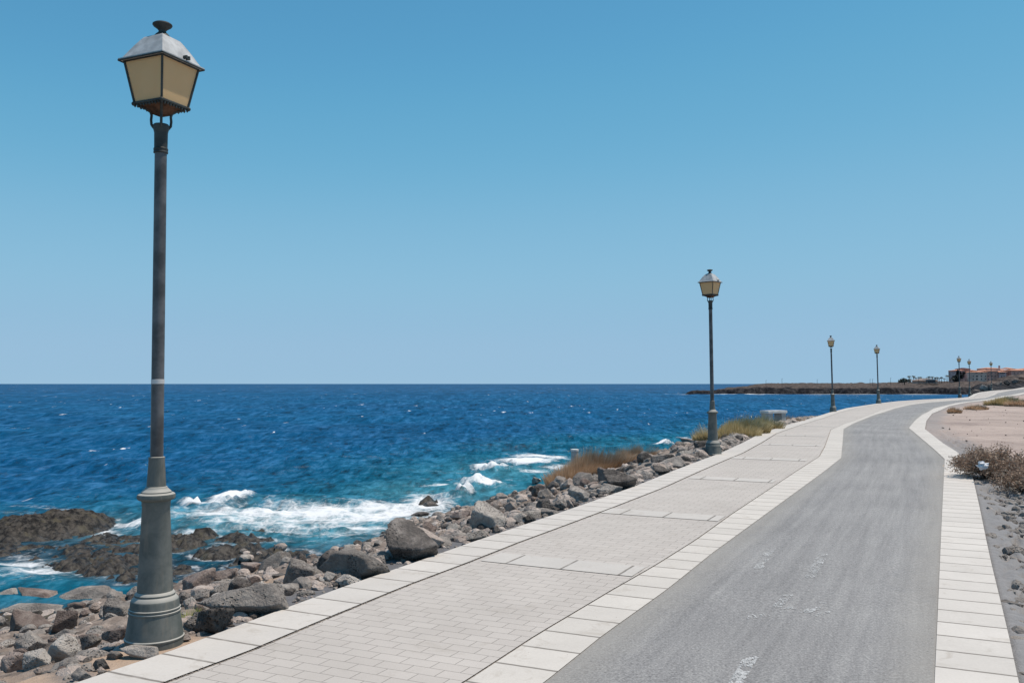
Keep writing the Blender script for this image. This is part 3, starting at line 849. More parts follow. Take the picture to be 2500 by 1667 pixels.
gx = np.arange(0, 60, .35); gy = np.arange(112, 235, .6)
YY = np.repeat(gy[:, None], len(gx), 1)
DD = np.repeat(gx[None, :], len(gy), 0)
XX = np.interp(YY, *E['A']) - DD - .4
crest = np.interp(XX / YY * F + 1250, [2330, 2360, 2380, 2400, 2420, 2440, 2470, 2500, 2560], [966, 956, 945, 938, 931, 926, 919, 913, 906])
zc = EYE + (936.6 - crest) * YY / F
g = Zg(YY)
up = sstep(0, 7.5, DD)
z = g - .25 + (np.maximum(zc - g, -.6) + .25) * up * sstep(114, 150, YY)
n4 = fbm2(XX * .28, YY * .28, 4, 15)
f1, f2, iv = worley(XX * .45, YY * .45, 21)
z = z + up * (.35 * n4 + .55 * np.sqrt(np.clip(.5 - f1 * f1, 0, 1)) * iv - .15)
z = z - sstep(16, 40, DD) * 5
hm = sstep(2350, 2372, XX / YY * F + 1250) * sstep(113, 124, YY)
z = z * hm + (SEA - 1) * (1 - hm)
topm = sstep(.45, .9, np.where(XX / YY * F + 1250 > 2395, up, 0) * sstep(136, 150, YY) + .45 * n4)
me = np_mesh('hillside', np.stack([XX, YY, z], -1).reshape(-1, 3), grid_faces(len(gy), len(gx), True), True, attrs={'top': topm})
o = link('hillside_terrain', me, MAT['cliff']); o['kind'] = 'structure'

# ------------------------------------------------------------------ street lamps
def make_lamp():
    root = empty('street_lamp', (0, 0, 0))
    bm = bmesh.new()
    lathe(bm, [(-.25, .180), (0, .183), (.006, .1865), (.014, .1865), (.020, .180), (.168, .1585), (.171, .1625), (.180, .1625), (.184, .1565), (.190, .1565), (.193, .1605), (.200, .1605), (.204, .155), (.240, .150), (.250, .149), (.256, .146), (.276, .129), (.278, .1265), (.290, .1265), (.300, .119), (.306, .1115), (.852, .0868), (.858, .0895), (.885, .0905), (.892, .101), (.897, .113), (.906, .1195), (.918, .1205), (.930, .1175), (.937, .108), (.939, .0965), (.946, .0955), (.958, .082), (.968, .072), (.976, .068), (.980, .0595)], 64)
    bm_obj('pedestal', bm, MAT['lamp_paint'], root, True)
    bm = bmesh.new()
    lathe(bm, [(.97, .0585), (1.155, .0475), (1.163, .0495), (1.170, .0490), (1.173, .040)], 40)
    bm_obj('sleeve', bm, MAT['lamp_paint'], root, True)
    bm = bmesh.new()
    lathe(bm, [(1.10, .0388), (2.1, .0380), (3.06, .0368)], 40)
    bm_obj('pole', bm, MAT['pole_paint'], root, True)
    bm = bmesh.new()
    lathe(bm, [(3.035, .037), (3.038, .0445), (3.046, .0445), (3.050, .0425), (3.056, .0445), (3.066, .0445), (3.070, .0405), (3.165, .0415), (3.175, .0435), (3.195, .0490), (3.215, .0500), (3.222, .044), (3.226, .03)], 40)
    bm_obj('collar', bm, MAT['lamp_dark'], root, True)
    for q in range(4):                       # four curved arms up to the lantern corners
        bm = bmesh.new()
        a = math.pi / 4 + q * math.pi / 2
        pr = [(.045, 3.195), (.060, 3.215), (.063, 3.245), (.060, 3.275), (.066, 3.295), (.092, 3.312), (.150, 3.330)]
        P = [(r * math.cos(a), r * math.sin(a), z_) for r, z_ in pr]
        for s_, e_ in zip(P, P[1:]): bar(bm, s_, e_, .0085, .0085, 8)
        for s_ in P[1:-1]: bmesh.ops.create_icosphere(bm, subdivisions=1, radius=.009, matrix=Matrix.Translation(s_))
        bm_obj('bracket_arm', bm, MAT['lamp_dark'], root, True)
    bm = bmesh.new()                         # rusty dish under the lantern
    for i in range(4):
        pass
    def ring4(r, z_): return [bm.verts.new((r * math.cos(math.pi / 4 + j * math.pi / 2), r * math.sin(math.pi / 4 + j * math.pi / 2), z_)) for j in range(4)]
    rg_ = [ring4(.150, 3.345), ring4(.150, 3.332), ring4(.105, 3.318), ring4(.070, 3.290), ring4(.055, 3.282)]
    for a_, b_ in zip(rg_, rg_[1:]):
        for j in range(4): bm.faces.new((a_[j], a_[(j + 1) % 4], b_[(j + 1) % 4], b_[j]))
    bm.faces.new(rg_[0]); bm.faces.new(rg_[-1])
    bm_obj('dish', bm, MAT['rust'], root)
    bm = bmesh.new()                         # frame: lower ring, corner bars, upper ring, pierced skirt
    cor = [(math.cos(math.pi / 4 + j * math.pi / 2), math.sin(math.pi / 4 + j * math.pi / 2)) for j in range(4)]
    for j in range(4):
        (ax, ay), (bx_, by_) = cor[j], cor[(j + 1) % 4]
        bar(bm, (ax * .166, ay * .166, 3.343), (bx_ * .166, by_ * .166, 3.343), .0095, None, 6)
        bar(bm, (ax * .232, ay * .232, 3.590), (bx_ * .232, by_ * .232, 3.590), .008, None, 6)
        bar(bm, (ax * .166, ay * .166, 3.343), (ax * .232, ay * .232, 3.590), .0085, None, 6)
        for t_ in [i / 9 for i in range(10)]:
            x_, y_ = ax + (bx_ - ax) * t_, ay + (by_ - ay) * t_
            bmesh.ops.create_icosphere(bm, subdivisions=1, radius=.0095, matrix=Matrix.Translation((x_ * .163, y_ * .163, 3.330)) @ Matrix.Diagonal((1, 1, 1.2 + .5 * (int(t_ * 9) % 2), 1)))
        bmesh.ops.create_icosphere(bm, subdivisions=2, radius=.014, matrix=Matrix.Translation((ax * .172, ay * .172, 3.338)))
    bm_obj('lantern_frame', bm, MAT['lamp_dark'], root)
    for j in range(4):
        bm = bmesh.new()
        (ax, ay), (bx_, by_) = cor[j], cor[(j + 1) % 4]
        o_ = [bm.verts.new((x_ * r, y_ * r, z_)) for (x_, y_, r, z_) in [(ax, ay, .164, 3.345), (bx_, by_, .164, 3.345), (bx_, by_, .230, 3.59), (ax, ay, .230, 3.59)]]
        i_ = [bm.verts.new((x_ * r, y_ * r, z_)) for (x_, y_, r, z_) in [(ax, ay, .158, 3.345), (bx_, by_, .158, 3.345), (bx_, by_, .224, 3.59), (ax, ay, .224, 3.59)]]
        bm.faces.new(o_); bm.faces.new(i_[::-1])
        for q in range(4): bm.faces.new((o_[q], i_[q], i_[(q + 1) % 4], o_[(q + 1) % 4]))
        bm_obj('glass_pane', bm, MAT['glass_pane'], root)
    bm = bmesh.new()                         # roof: eaves lip, bowed slopes, flat shoulder
    rg_ = [ring4(.262, 3.590), ring4(.272, 3.594), ring4(.272, 3.601), ring4(.246, 3.608), ring4(.215, 3.643), ring4(.175, 3.688), ring4(.130, 3.733), ring4(.112, 3.748), ring4(.050, 3.770), ring4(.045, 3.775)]
    for a_, b_ in zip(rg_, rg_[1:]):
        for j in range(4): bm.faces.new((a_[j], a_[(j + 1) % 4], b_[(j + 1) % 4], b_[j]))
    bm.faces.new(rg_[0]); bm.faces.new(rg_[-1])
    rf = bm_obj('lantern_roof', bm, MAT['lantern_roof'], root)
    bm = bmesh.new()
    for j in range(4):
        (ax, ay), (bx_, by_) = cor[j], cor[(j + 1) % 4]
        bar(bm, (ax * .270, ay * .270, 3.590), (bx_ * .270, by_ * .270, 3.590), .006, None, 6)
    bm_obj('eaves_trim', bm, MAT['lamp_dark'], rf)
    bm = bmesh.new()
    bx(bm, (.182, .022, 3.622), (.03, .012, .018)); bx(bm, (.182, .046, 3.622), (.03, .012, .018))
    bx(bm, (.190, .034, 3.614), (.016, .036, .008))
    bm_obj('latch', bm, MAT['lamp_dark'], rf)
    bm = bmesh.new()
    lathe(bm, [(3.765, .052), (3.778, .040), (3.790, .0255), (3.800, .024), (3.812, .036), (3.826, .058), (3.834, .0640), (3.839, .0630), (3.846, .052), (3.852, .030), (3.855, .008)], 32)
    bm_obj('finial', bm, MAT['lamp_dark'], rf, True)
    for ch in [c for c in root.children] + list(rf.children):
        f = .955 if ch.name.split('.')[0] in ('dish', 'lantern_frame', 'glass_pane', 'lantern_roof', 'bracket_arm', 'eaves_trim', 'latch', 'finial') else .95 if ch.name.startswith('pedestal') else 1
        if f != 1: ch.data.transform(Matrix.Diagonal((f, f, 1, 1)))
        nm_ = ch.name.split('.')[0]
        for v_ in ch.data.vertices:
            if nm_ in ('pedestal', 'sleeve'): v_.co.z *= .955
            elif v_.co.z > 3.343: v_.co.z = 3.343 + (v_.co.z - 3.343) * 1.062
    return root
LP = [(377, 1556, -23.2, -.30, 'tall near lamp post with rusty lantern dish and taped pole, closest to the camera', 1.0),
      (1741, 1102, -42, -.45, 'second nearest lamp post, standing among boulders in front of the green grass clump', 1.0),
      (2034, 1003.0, -20, -.9, 'third nearest lamp post on the seaward kerb, just beyond the white bench', 1.0),
      (2145, 983.8, -30, -.8, 'fourth nearest lamp post, where the path bends, before the dark headland', 1.0),
      (2343.5, 969.3, -35, -.2, 'fifth lamp post, left one of the close pair before the pink hotel', 1.0),
      (2368, 966.3, -35, 0, 'sixth lamp post, right one of the close pair before the pink hotel', 1.0),
      (2421, 954.3, -40, 0, 'farthest lamp post, on the rising path by the dark rocks', 1.0)]
DEPTH = [5.78, 18.66, 45.3, 58.8, 84.4, 95.6, 116.6]
proto = make_lamp()
LAMPS = []
for i, (px, py, rz, tilt, lab, s_) in enumerate(LP):
    o = proto if i == 0 else copy_tree(proto)
    x, y, z_ = ray(px, py)
    Y = DEPTH[i]; X = x / y * Y
    o.location = (X, Y, float(Zg(Y)) - .01)
    o.scale = (1.015, 1.015, 1.0198) if i == 0 else (1, 1, .985)
    o.rotation_euler = (Matrix.Rotation(R(tilt), 3, 'Y') @ Matrix.Rotation(R(rz), 3, 'Z')).to_euler()
    tag(o, lab, 'lamp post', 'street lamps along the seaward kerb')
    LAMPS.append(o)
bm = bmesh.new()
lathe(bm, [(1.574, .0385), (1.575, .0400), (1.602, .0400), (1.603, .0385)], 40)
bm_obj('tape_band', bm, MAT['tape'], proto, True)['label'] = 'pale tape wrapped round the pole'

# ------------------------------------------------------------------ rocks
def rock_mesh(seed, sub=4, cuts=11, rough=.16, flat=1.0):
    r = np.random.default_rng(seed)
    bm = bmesh.new(); bmesh.ops.create_icosphere(bm, subdivisions=sub, radius=1)
    V = np.array([v.co[:] for v in bm.verts]); Fc = np.array([[v.index for v in f.verts] for f in bm.faces]); bm.free()
    kk = np.arange(cuts) + .5
    ph = np.arccos(1 - 2 * kk / cuts); tt_ = math.pi * (1 + 5 ** .5) * kk + r.uniform(0, 6)
    N = np.stack([np.cos(tt_) * np.sin(ph), np.sin(tt_) * np.sin(ph), np.cos(ph)], -1) + r.normal(size=(cuts, 3)) * .28
    N /= np.linalg.norm(N, axis=1)[:, None]
    D = r.uniform(.55, 1.0, len(N))
    S = V @ N.T
    rad = np.where(S > .05, D[None, :] / np.maximum(S, .05), 9)
    srt = np.sort(rad, 1)
    m0 = np.minimum(srt[:, 0], 1.7)
    gap = np.clip((srt[:, 1] - srt[:, 0]) / .03, 0, 1)       # worn edges
    m0 = m0 * (.955 + .045 * gap)
    V = V * m0[:, None]
    q = V * 2.2 + seed
    V = V * (1 + rough * fbm3(q[:, 0], q[:, 1], q[:, 2], 4, seed + 3, .55))[:, None]
    V = V / np.abs(V).max(0)
    return np_mesh('rock_%d' % seed, V, Fc, True)
RM = {m: [] for m in ('rock_grey', 'rock_dark', 'rock_brown', 'rock_tan', 'rock_pale')}
for j, mname in enumerate(RM):
    for q in range(5):
        me = rock_mesh(j * 20 + q + 1, 5 if q < 3 else 4, 10 + q * 2, .13 if mname == 'rock_dark' else .075)
        me.materials.append(MAT[mname]); RM[mname].append(me)
rr_ = random.Random(11)
placed = []
def put_rock(P, w_, h_, mname, label, rz=None, dep=.8, group=None, name='boulder', cat='boulder', vi=None, sink=.30, tilt=None):
    if P[1] < 60: h_ *= 1 - .35 * float(sstep(5, 9, dist_out(np.array(P[0]), np.array(P[1]))))
    me = RM[mname][vi if vi is not None else rr_.randrange(5)]
    o = link(name, me)
    o.scale = (w_ / 2, w_ * dep / 2, h_ * .62)
    rz = rr_.uniform(-.5, .5) + rr_.choice((0, math.pi)) if rz is None else rz
    tl = tilt if tilt is not None else (rr_.uniform(-.2, .2), rr_.uniform(-.2, .2))
    o.rotation_euler = (tl[0], tl[1], rz)
    cx_, cy_ = P[0], P[1] + w_ * dep * .35
    rad_ = w_ * (.24 + .18 * dep)
    for _ in range(6):
        dd = float(dist_out(np.array(cx_), np.array(cy_)))
        if cy_ < 110 and dd < rad_ + .03:
            th_ = float(np.interp(cy_, PY, PTH)); mv = rad_ + .04 - dd
            cx_ -= mv * math.cos(th_); cy_ += mv * math.sin(th_) * .6
    gz_ = float(bank_base(np.array([cx_]), np.array([cy_]))[0]) if cy_ < 110 else P[2]
    gz_ = max(gz_, P[2] - .35) if P[2] > SEA + .3 else P[2]
    o.location = (cx_, cy_, gz_ + h_ * (.62 - sink))
    tag(o, label, cat, group)
    placed.append((P[0], P[1], w_))
    return o
BIG = [  # x0, x1, y0, y1 of the photograph, material, label, depth ratio
 (549, 790, 1424, 1499, 'rock_grey', 'long low pitted grey boulder lying along the kerb right of the near lamp', .45),
 (848, 1022, 1342, 1408, 'rock_grey', 'broad sloping grey boulder touching the kerb, left of the one with a black underside', .6),
 (1000, 1150, 1278, 1368, 'rock_dark', 'big boulder with deep black overhang beside the kerb', .8),
 (940, 1105, 1292, 1345, 'rock_tan', 'wide tan boulder heaped against the black overhanging one', .8),
 (766, 852, 1338, 1398, 'rock_dark', 'dark upright boulder with a hunched top, middle of the bank', .8),
 (680, 784, 1368, 1430, 'rock_grey', 'angular grey boulder leaning right, behind the long low one', .8),
 (626, 712, 1348, 1394, 'rock_grey', 'domed grey boulder with black left flank near the tide pools', .8),
 (578, 635, 1367, 1398, 'rock_brown', 'brown rounded boulder left of the domed grey one', .8),
 (714, 753, 1345, 1388, 'rock_dark', 'small pointed dark boulder between the domed and the hunched one', .9),
 (500, 580, 1390, 1428, 'rock_brown', 'flat brown boulder at the foot of the bank by the tide pool', .8),
 (549, 608, 1408, 1454, 'rock_dark', 'craggy near-black boulder right of the round grey stone', .9),
 (508, 559, 1426, 1464, 'rock_grey', 'round smooth grey stone right of the near lamp', .9),
 (418, 518, 1394, 1446, 'rock_brown', 'large reddish brown boulder directly right of the near lamp pedestal', .8),
 (504, 623, 1472, 1540, 'rock_dark', 'dark pitted boulder touching the kerb beyond the yellow herb', .7),
 (843, 910, 1396, 1426, 'rock_pale', 'pale flat stone set against the kerb below the broad sloping boulder', .7),
 (605, 640, 1426, 1447, 'rock_grey', 'small blue-grey stone between two dark boulders behind the long low one', .8),
 (784, 840, 1384, 1408, 'rock_grey', 'flat grey stone left of the broad sloping boulder', .8),
 (24, 97, 1543, 1592, 'rock_grey', 'grey humped boulder at the left edge of the sandy patch', .8),
 (101, 178, 1484, 1552, 'rock_brown', 'dark reddish boulder with black hollow left of the near lamp', .8),
 (0, 108, 1494, 1550, 'rock_brown', 'wide grey-brown boulder at the left picture edge beside the reddish one', .7),
 (120, 182, 1538, 1562, 'rock_grey', 'flat grey stone below the dark reddish boulder', .8),
 (102, 190, 1551, 1616, 'rock_pale', 'pale speckled lumpy boulder beside the sandy patch', .8),
 (42, 115, 1588, 1638, 'rock_pale', 'pale grey boulder below the humped grey one at the left', .8),
 (-20, 50, 1594, 1646, 'rock_brown', 'brown boulder cut by the left picture edge, lowest of all', .8),
 (30, 146, 1430, 1472, 'rock_brown', 'big smooth brown boulder by the foaming inlet at the left', .7),
 (134, 268, 1430, 1468, 'rock_grey', 'long smooth grey-green boulder behind the near lamp pedestal', .5),
 (-30, 36, 1432, 1466, 'rock_grey', 'dark smooth boulder at the left picture edge by the inlet', .7),
 (-10, 143, 1468, 1504, 'rock_grey', 'broad low grey boulder at the left, above the wide grey-brown one', .6),
 (205, 240, 1466, 1494, 'rock_tan', 'small orange-tan block left of the near lamp', .9),
 (236, 318, 1464, 1516, 'rock_grey', 'grey slab boulder just left of the near lamp pedestal', .8),
 (303, 340, 1422, 1464, 'rock_grey', 'rounded grey boulder half hidden by the near lamp pedestal', .9),
 (244, 309, 1528, 1570, 'rock_brown', 'reddish honeycombed boulder at the sand beside the pedestal', .8),
 (205, 250, 1530, 1548, 'rock_pale', 'chalky white flat stone left of the honeycombed boulder', .8),
 (188, 246, 1542, 1577, 'rock_brown', 'purplish brown stone between the speckled and honeycombed boulders', .8),
 (286, 392, 1578, 1612, 'rock_grey', 'flat grey stone in front of the near lamp pedestal', .35),
 (256, 294, 1596, 1616, 'rock_grey', 'small grey stone below the near lamp pedestal by the sand', .6),
 (214, 262, 1610, 1640, 'rock_dark', 'dark stone at the kerb corner below the sandy patch', .5),
 (165, 216, 1636, 1668, 'rock_grey', 'grey stone at the kerb by the bottom picture edge', .5),
 (445, 500, 1500, 1545, 'rock_grey', 'grey broken stone behind the kerb, below the yellow herb', .6),
 (1139, 1238, 1232, 1294, 'rock_grey', 'largest dark grey angular boulder on the bank right of the overhang', .8),
 (1231, 1270, 1224, 1254, 'rock_tan', 'flat-faced tan boulder on the shoulder of the largest angular one', .8),
 (1099, 1148, 1243, 1270, 'rock_brown', 'brown wedge left of the largest angular boulder', .8),
 (1299, 1357, 1216, 1254, 'rock_dark', 'dark humped boulder in the middle of the far heap', .8),
 (1343, 1382, 1210, 1240, 'rock_tan', 'rosy boulder with black cleft beside the humped dark one', .9),
 (1381, 1441, 1188, 1226, 'rock_grey', 'leaning grey slab below the dry grass clump', .8),
 (1461, 1533, 1144, 1185, 'rock_brown', 'grey-brown boulder with black left face right of the dry grass', .8),
 (1505, 1594, 1145, 1192, 'rock_dark', 'black jagged boulder at the kerb between dry grass and second lamp', .7),
 (1593, 1638, 1138, 1162, 'rock_dark', 'smaller black boulder at the kerb right of the jagged one', .8),
 (1459, 1526, 1184, 1206, 'rock_pale', 'pale flat stone at the kerb below the black jagged boulder', .8),
 (1366, 1409, 1169, 1192, 'rock_tan', 'pale brown cracked stone at the foot of the dry grass', .8),
 (1337, 1372, 1172, 1198, 'rock_dark', 'dark stone at the left foot of the dry grass', .8),
 (1398, 1461, 1158, 1188, 'rock_grey', 'grey craggy stone in front of the dry grass', .8),
 (1313, 1348, 1196, 1220, 'rock_grey', 'grey stone above the dark humped boulder', .8),
 (1296, 1321, 1191, 1212, 'rock_dark', 'small black stone left of the grey stone under the dry grass', .9),
 (1298, 1322, 1158, 1182, 'rock_grey', 'round grey stone alone at the left tip of the dry grass', .9),
 (1594, 1654, 1107, 1140, 'rock_dark', 'dark boulder left of the second lamp, nearer the sea', .8),
 (1645, 1708, 1112, 1140, 'rock_grey', 'grey boulder touching the foot of the second lamp', .8),
 (1530, 1560, 1094, 1120, 'rock_dark', 'jagged dark rock standing on the skyline of the bank', .9),
 (1676, 1710, 1088, 1106, 'rock_tan', 'pale tan boulder left of the second lamp', .8),
 (1665, 1710, 1072, 1085, 'rock_brown', 'flat brown rock at the sea edge beyond the second lamp', .7),
 (1196, 1222, 1285, 1304, 'rock_dark', 'small black wedge at the kerb below the largest angular boulder', .8),
 (1146, 1220, 1292, 1316, 'rock_grey', 'flat grey stone at the kerb right of the overhang', .6),
 (1238, 1298, 1256, 1282, 'rock_grey', 'grey stone at the kerb right of the largest angular boulder', .7),
 (1291, 1328, 1251, 1274, 'rock_dark', 'dark stone at the kerb below the humped boulder', .8),
 (1337, 1386, 1236, 1256, 'rock_grey', 'grey flat stone at the kerb below the rosy boulder', .7),
 (1374, 1407, 1222, 1243, 'rock_tan', 'pinkish stone at the kerb below the leaning slab', .8),
 (1759, 1788, 1058, 1075, 'rock_dark', 'dark round boulder right of the second lamp under the green grass', .8),
 (1022, 1070, 1217, 1240, 'rock_dark', 'black rock awash in the surf, farther of two', .8),
 (1000, 1056, 1245, 1262, 'rock_dark', 'low black rock awash in the surf, nearer of two', .8),
 (488, 520, 1298, 1320, 'rock_dark', 'small dark rock standing on the reef edge right of the near lamp', .9),
 (440, 482, 1302, 1318, 'rock_dark', 'low dark rock on the reef edge beside the near lamp pole', .9),
]
bigpx = []
for (x0, x1, y0, y1, mn, lab, dp) in BIG:
    P = bank_hit((x0 + x1) / 2, y1 - 2)
    s_ = P[1] / F
    put_rock(P, (x1 - x0) * s_ * 1.05, (y1 - y0) * s_ * 1.08, mn, lab, dep=dp, rz=rr_.uniform(-.25, .25) + rr_.choice((0, math.pi)), vi=rr_.randrange(3), sink=.32)
    bigpx.append((x0, x1, y0, y1))
# the many smaller rocks, one object each
cnt = 0; tries = 0
while cnt < 232 and tries < 9000:
    tries += 1
    t = rr_.random()
    px = rr_.uniform(-20, 1720) if t < .75 else rr_.uniform(950, 1720)
    Ya = np.interp(px, [188, 422, 618, 847, 1022, 1150, 1269, 1405, 1541, 1646, 1714], [1667, 1586, 1514, 1429, 1369, 1324, 1284, 1238, 1190, 1148, 1122]) if px > 188 else 1667
    top_ = np.interp(px, [-20, 200, 500, 700, 850, 1000, 1120, 1230, 1300, 1500, 1720], [1440, 1450, 1425, 1360, 1328, 1290, 1245, 1205, 1165, 1125, 1070])
    py = rr_.uniform(min(top_ + 14, Ya - 6), Ya - 3)
    P = bank_hit(px, py)
    if P[2] < SEA + .05 or dist_out(np.array(P[0]), np.array(P[1])) < .12: continue
    wp = rr_.choice((14, 18, 22, 26, 32, 42)) * rr_.uniform(.8, 1.2) * (1.25 if px < 500 else 1)
    ins = sum(1 for (a, b, c_, d_) in bigpx if a - 4 < px < b + 4 and c_ < py < d_ + 2)
    if ins and rr_.random() < .6: continue
    if abs(px - 375) < 62 and py > 1480: continue
    if px < 340 and py > 1630 - .21 * px and rr_.random() < .93: continue
    if any(abs(px - a) < (wp + b) * .36 and abs(py - c_) < (wp + b) * .24 for a, b, c_ in [(q[0], q[1], q[2]) for q in placed if isinstance(q[0], int)]): continue
    s_ = P[1] / F
    dd_ = float(dist_out(np.array(P[0]), np.array(P[1])))
    mn = rr_.choices(['rock_grey', 'rock_dark', 'rock_brown', 'rock_tan', 'rock_pale'], [.26, .13, .30, .23, .08])[0]
    tone = {'rock_grey': 'grey', 'rock_dark': 'blackish', 'rock_brown': 'brown', 'rock_tan': 'tan', 'rock_pale': 'whitish'}[mn]
    zone = 'left of the near lamp' if px < 330 else 'between near lamp and sloping boulder' if px < 850 else 'between the sloping and angular boulders' if px < 1190 else 'below the dry grass' if px < 1460 else 'between dry grass and second lamp'
    lvl = 'beside the kerb' if dd_ < 2.2 else 'halfway down the bank' if dd_ < 6.5 else 'near the waterline'
    sz = 'small' if wp < 27 else 'middling'
    put_rock(P, wp * s_, wp * s_ * rr_.uniform(.5, .8), mn, f'{sz} {tone} rock {lvl}, {zone}', dep=rr_.uniform(.7, 1), group=f'{sz} {tone} rocks {lvl}, {zone}', name='rock', cat='rock', vi=rr_.randrange(3, 5), sink=.28)
    cnt += 1
# rubble between them and gravel: uncountable
def stones(name, pts, mat, parent=None):
    bm = bmesh.new(); bmesh.ops.create_icosphere(bm, subdivisions=2, radius=1)
    V0 = np.array([v.co[:] for v in bm.verts]); F0 = np.array([[v.index for v in f.verts] for f in bm.faces]); bm.free()
    Vs, Fs = [], []
    r = np.random.default_rng(5)
    for i, (x, y, z_, s_) in enumerate(pts):
        V = V0.copy()
        for _ in range(5):
            n = r.normal(size=3); n /= np.linalg.norm(n)
            V -= np.maximum(0, V @ n - r.uniform(.45, .85))[:, None] * n
        V *= r.uniform(.6, 1.15, size=3) * np.array([1, 1, .7]) * s_
        a = r.uniform(0, 6.28); ca, sa = math.cos(a), math.sin(a)
        V = V @ np.array([[ca, sa, 0], [-sa, ca, 0], [0, 0, 1]])
        Vs.append(V + (x, y, z_)); Fs.append(F0 + i * len(V0))
    return link(name, np_mesh(name, np.concatenate(Vs), np.concatenate(Fs), False), MAT[mat])
for mat_, nm_, n_, sd in [('rock_grey', 'grey_rubble', 4800, 1), ('rock_tan', 'tan_rubble', 4200, 2), ('rock_dark', 'dark_rubble', 1800, 3)]:
    r = np.random.default_rng(sd)
    Y = 4.5 + 36 * r.random(n_ * 2) ** 1.2
    D = np.where(r.random(n_ * 2) < .45, .05 + .9 * r.random(n_ * 2), .3 + 12 * r.random(n_ * 2))
    X = np.interp(Y, *E['A']) - D / .9
    Z = bank_z(X, Y)
    sm = np.exp(-(((X + 3.0) * .9 + (Y - 5.1) * .45) ** 2) / .16 - (((Y - 5.1) * .9 - (X + 3.0) * .45) ** 2) / 2.4)
    ok = (Z > SEA + .1) & ~((sm > .25) & (r.random(len(X)) < .88)) & (np.hypot(X - lamp1[0], Y - lamp1[1]) > .35)
    X, Y, Z, D = X[ok][:n_], Y[ok][:n_], Z[ok][:n_], D[ok][:n_]
    S = (.022 + .12 * r.random(len(X)) ** 2.4) * np.clip(.6 + Y / 22, .6, 1.5) * np.where(D < .25, .45, 1)
    o = stones(nm_, zip(X, Y, Z + S * .05, S), mat_)
    tag(o, {'grey_rubble': 'loose grey rubble scattered between the boulders of the bank', 'tan_rubble': 'loose tan rubble scattered between the boulders of the bank', 'dark_rubble': 'loose blackish rubble scattered between the boulders of the bank'}[nm_], 'rubble', None, 'stuff')
r = np.random.default_rng(9)
Y = 6 + 60 * r.random(420) ** 1.6; Ef = .15 + 14 * r.random(420) ** 1.6
X = np.interp(Y, *E['F']) + Ef
S = .008 + .04 * r.random(420) ** 3
r3 = np.random.default_rng(29)
Yj = 3.2 + 22 * r3.random(2600) ** 1.3; Xj = X_('B', Yj) + .016 + .016 * r3.normal(size=2600) * np.where(r3.random(2600) < .12, 3, .8)
Sj = .003 + .007 * r3.random(2600) ** 2
oj = stones('joint_debris', zip(Xj, Yj, Zg(Yj) - .003, Sj * .8), 'rock_tan')
tag(oj, 'grit and dry debris caught in the joint behind the kerb slabs', 'debris', None, 'stuff')
r2 = np.random.default_rng(19)
Yc = 3 + 16 * r2.random(1100); Ec = .05 + .95 * r2.random(1100) ** 1.1
Xc = np.interp(Yc, *E['F']) + Ec
Sc = (.02 + .075 * r2.random(1100) ** 2)
oc = stones('broken_mortar', zip(Xc, Yc, Zg(Yc) - .075 + Sc * .22, Sc), 'rock_grey')
tag(oc, 'broken grey mortar and gravel heaped along the edge slabs', 'broken mortar', None, 'stuff')
o = stones('ground_pebbles', zip(X, Y, Zg(Y) - .055 + S * .3, S), 'rock_brown')
tag(o, 'scattered pebbles on the bare sandy ground right of the path', 'pebbles', None, 'stuff')
# dark rocks under the far end of the path
for i, (px, py, wd, hp, mn, lab) in enumerate([(2405, 955, 20, 16, 'rock_tan', 'sunlit tan rock face left of the farthest lamp'), (2418, 953, 14, 18, 'rock_dark', 'black rock directly behind the farthest lamp'), (2385, 959, 22, 9, 'rock_dark', 'low black rock left of the farthest lamp, by the path'), (2440, 945, 26, 13, 'rock_dark', 'black crag right of the farthest lamp'), (2462, 938, 24, 12, 'rock_dark', 'black crag on the hillside, middle of three'), (2487, 935, 28, 12, 'rock_dark', 'black crag on the hillside by the right picture edge'), (2358, 967.5, 9, 6, 'rock_pale', 'small pale rock between the close pair of lamps'), (2500, 925, 22, 8, 'rock_brown', 'brown rock near the hilltop by the right picture edge')]):
    x, y, z_ = ray(px, py)
    Yd = 128 if i < 3 else 146 if i != 6 else 92
    P = (x / y * Yd, Yd, EYE + z_ / y * Yd)
    put_rock(P, wd * Yd / F, hp * Yd / F, mn, lab, name='crag' if i != 6 else 'boulder', cat='rock', vi=i % 3, sink=.2)

